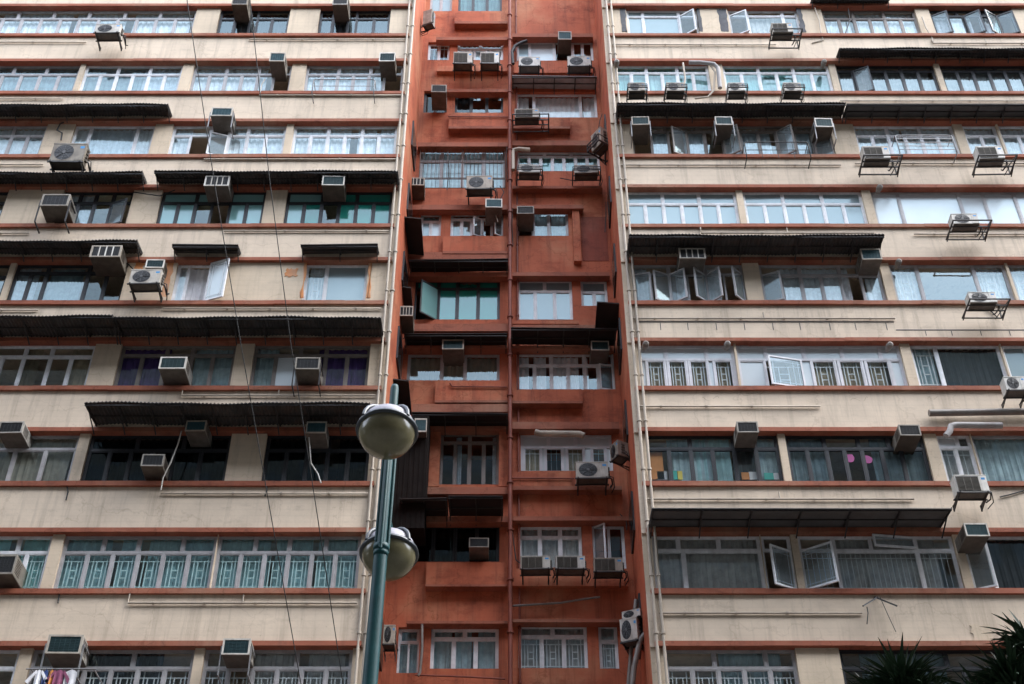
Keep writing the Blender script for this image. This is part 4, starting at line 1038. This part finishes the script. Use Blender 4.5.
c2=P(389,554,YLP+.42); head(tuple(c2),.273,(R(-9),R(0)))
# ------------------------------------------------------------------ spiky trees at the lower right
def spiky_tree(x, y, heads, label):
    t=empty('spiky_tree',(x,y,.12)); tag(t,label,'tree','spiky trees by the street')
    o=Vector((x,y,.12)); tr=MB(); zf=min(h[0].z for h in heads)-o.z-1.0
    tr.tube([(0,0,0),(.03,0,zf*.5),(0,.02,zf)],[.13,.10,.085],10)
    fol=MB()
    for c,n,l,up in heads:
        c=c-o; tr.tube([(0,.02,zf),((c.x)*.6,c.y*.6,zf+(c.z-zf)*.4),tuple(c)],[.085,.06,.045],8)
        for k in range(n):
            az=uni(0,6.283); el=math.asin(min(1,max(-.75,random.triangular(-.7,1.0,up)))); L_=l*uni(.55,1.0)
            d=Vector((math.cos(az)*math.cos(el),math.sin(az)*math.cos(el),math.sin(el)))
            sd=d.cross(Vector((0,0,1))); sd=sd.normalized() if sd.length>.05 else Vector((1,0,0)); nn=sd.cross(d).normalized()
            s0=c+d*uni(0,.08)+Vector((0,0,uni(-.28,.05))); pr=None
            for q in range(6):
                u=q/5; w=.0165*(1-u**2.2)*(.55+.9*min(1,u*3)) +.0008; p=s0+d*L_*u+Vector((0,0,-.22*L_*u*u*(1.1-max(0,d.z))))
                row=(p-sd*w+nn*w*.5,p,p+sd*w+nn*w*.5)
                if pr:
                    for a_ in (0,1): fol.quad(pr[a_],pr[a_+1],row[a_+1],row[a_])
                pr=row
    tr.build('trunk','bark',t); f=fol.build('crown','leaf',t)
    return t
YT=12.0
h1=[(P(902,686,YT),460,.56,.3),(P(878,700,YT+.2),170,.46,.3),(P(926,702,YT-.2),170,.46,.3)]
spiky_tree(P(903,684,YT).x,YT,h1,'dark spiky-leaved tree top poking up at the bottom, left one of two')
h2=[(P(1014,682,YT-.4),460,.55,.4),(P(1042,656,YT-.2),220,.55,.5),(P(985,700,YT-.3),190,.5,.35),(P(1028,640,YT-.5),130,.45,.5)]
spiky_tree(P(1015,684,YT-.4).x,YT-.4,h2,'taller dark spiky-leaved tree cut by the bottom right corner')
# ------------------------------------------------------------------ street
mb=MB(); mb.quad((-600,-600,0),(600,-600,0),(600,600,0),(-600,600,0)); tag(mb.build('ground','asphalt'),kind='structure')
mb=MB(); mb.box(-60,60,21,D+.5,-.2,.12); mb.box(-60,60,-10,14.0,-.2,.12); tag(mb.build('pavement','paving'),kind='structure')
mb=MB()
for k in range(-14,15): mb.quad((k*4,17.4,.004),(k*4+2,17.4,.004),(k*4+2,17.55,.004),(k*4,17.55,.004))
tag(mb.build('road_marking','road_paint'),kind='structure')
# the block across the street, behind the viewer: added and sized to cut the low sky, shows in the lower windows
ob=empty('added_opposite_building',(0,-10,0)); tag(ob,'plain grey-brown block added across the street to cut low sky, seen only in window reflections','building')
mb=MB(); mb.box(-160,160,-12,0,0,53)
mb.build('wall','opposite_wall',ob)
for fl in range(16):
    w=MB()
    for k in range(-51,51): w.box(k*3.1+.3,k*3.1+2.5,-.02,.03,2+fl*3+.9,2+fl*3+2.3)
    w.build('window_row','opposite_glass',ob)
def block(x0,x1,y0,y1,h,label,face):  # unseen blocks added to cut sky light along the street
    o=empty('added_neighbour_block',((x0+x1)/2,(y0+y1)/2,0)); tag(o,label,'building'); w_,d_=(x1-x0)/2,(y1-y0)/2
    m=MB(); m.box(-w_,w_,-d_,d_,0,h); m.build('wall','opposite_wall',o)
    for fl in range(int(h/3)-1):
        z=3+fl*3; g=MB(); e_=d_ if face!='y' else w_
        if face=='y': g.box(-w_+.5,w_-.5,-d_-.012,-d_+.02,z-.12,z+.02)
        else: g.box(face*w_-.02 if face>0 else -w_-.012,face*w_+.012 if face>0 else -w_+.02,-d_+.5,d_-.5,z-.12,z+.02)
        if face=='y':
            k=-w_+1
            while k<w_-2: g.box(k,k+2,-d_-.03,-d_+.02,z,z+1.4); k+=3
        else:
            k=-d_+1
            while k<d_-2: g.box(face*w_-.02 if face>0 else -w_-.03,face*w_+.03 if face>0 else -w_+.02,k,k+2,z,z+1.4); k+=3
        g.build('window_row','opposite_glass',o)
block(XL0-75,XL0-.5,D,D+14,42,'block added to cut side sky beyond the left end of the cream wing',"y")
block(XR1+.5,XR1+75,D,D+14,42,'block added to cut side sky beyond the right end of the cream wing',"y")
block(-112,-96,-10,D,40,'block added to cut low sky at the far left end of the street',1)
block(96,112,-10,D,40,'block added to cut low sky at the far right end of the street',-1)
# ------------------------------------------------------------------ light, world, camera
w=bpy.data.worlds.new('World'); S.world=w; w.use_nodes=True; N=w.node_tree.nodes; Lk=w.node_tree.links; N.clear()
SUN_EL, SUN_AZ = 55., 102.     # azimuth clockwise from +Y
sky=N.new('ShaderNodeTexSky'); sky.sky_type='NISHITA'; sky.sun_disc=False; sky.sun_elevation=R(SUN_EL); sky.sun_rotation=R(SUN_AZ); sky.air_density=1.; sky.dust_density=.7; sky.ozone_density=1.
hs=N.new('ShaderNodeHueSaturation'); hs.inputs['Saturation'].default_value=.4; Lk.new(sky.outputs[0],hs.inputs['Color'])
bg=N.new('ShaderNodeBackground'); bg.inputs[1].default_value=.15; Lk.new(hs.outputs[0],bg.inputs[0])
wo=N.new('ShaderNodeOutputWorld'); Lk.new(bg.outputs[0],wo.inputs[0])
sl=bpy.data.lights.new('Sun','SUN'); sl.energy=.5; sl.angle=R(50); sl.color=(1,.96,.9); so=bpy.data.objects.new('Sun',sl); COL.objects.link(so)
d=Vector((math.sin(R(SUN_AZ))*math.cos(R(SUN_EL)), math.cos(R(SUN_AZ))*math.cos(R(SUN_EL)), math.sin(R(SUN_EL))))
so.rotation_euler=(-d).to_track_quat('-Z','Y').to_euler(); so.location=d*60
cam=bpy.data.cameras.new('Camera'); co=bpy.data.objects.new('Camera',cam); COL.objects.link(co); S.camera=co
cam.sensor_width=36; cam.lens=FPX/1024*36; cam.shift_x=(512-CX)/1024; cam.clip_end=2000; cam.clip_start=.1
co.location=(0,0,ZC); co.rotation_euler=(R(90)+TH,0,0)
S.render.resolution_x=1024; S.render.resolution_y=684
S.view_settings.view_transform='Standard'; S.view_settings.look='None'; S.view_settings.exposure=3.12; S.view_settings.gamma=1
print('windows',WCOUNT,'H',H)
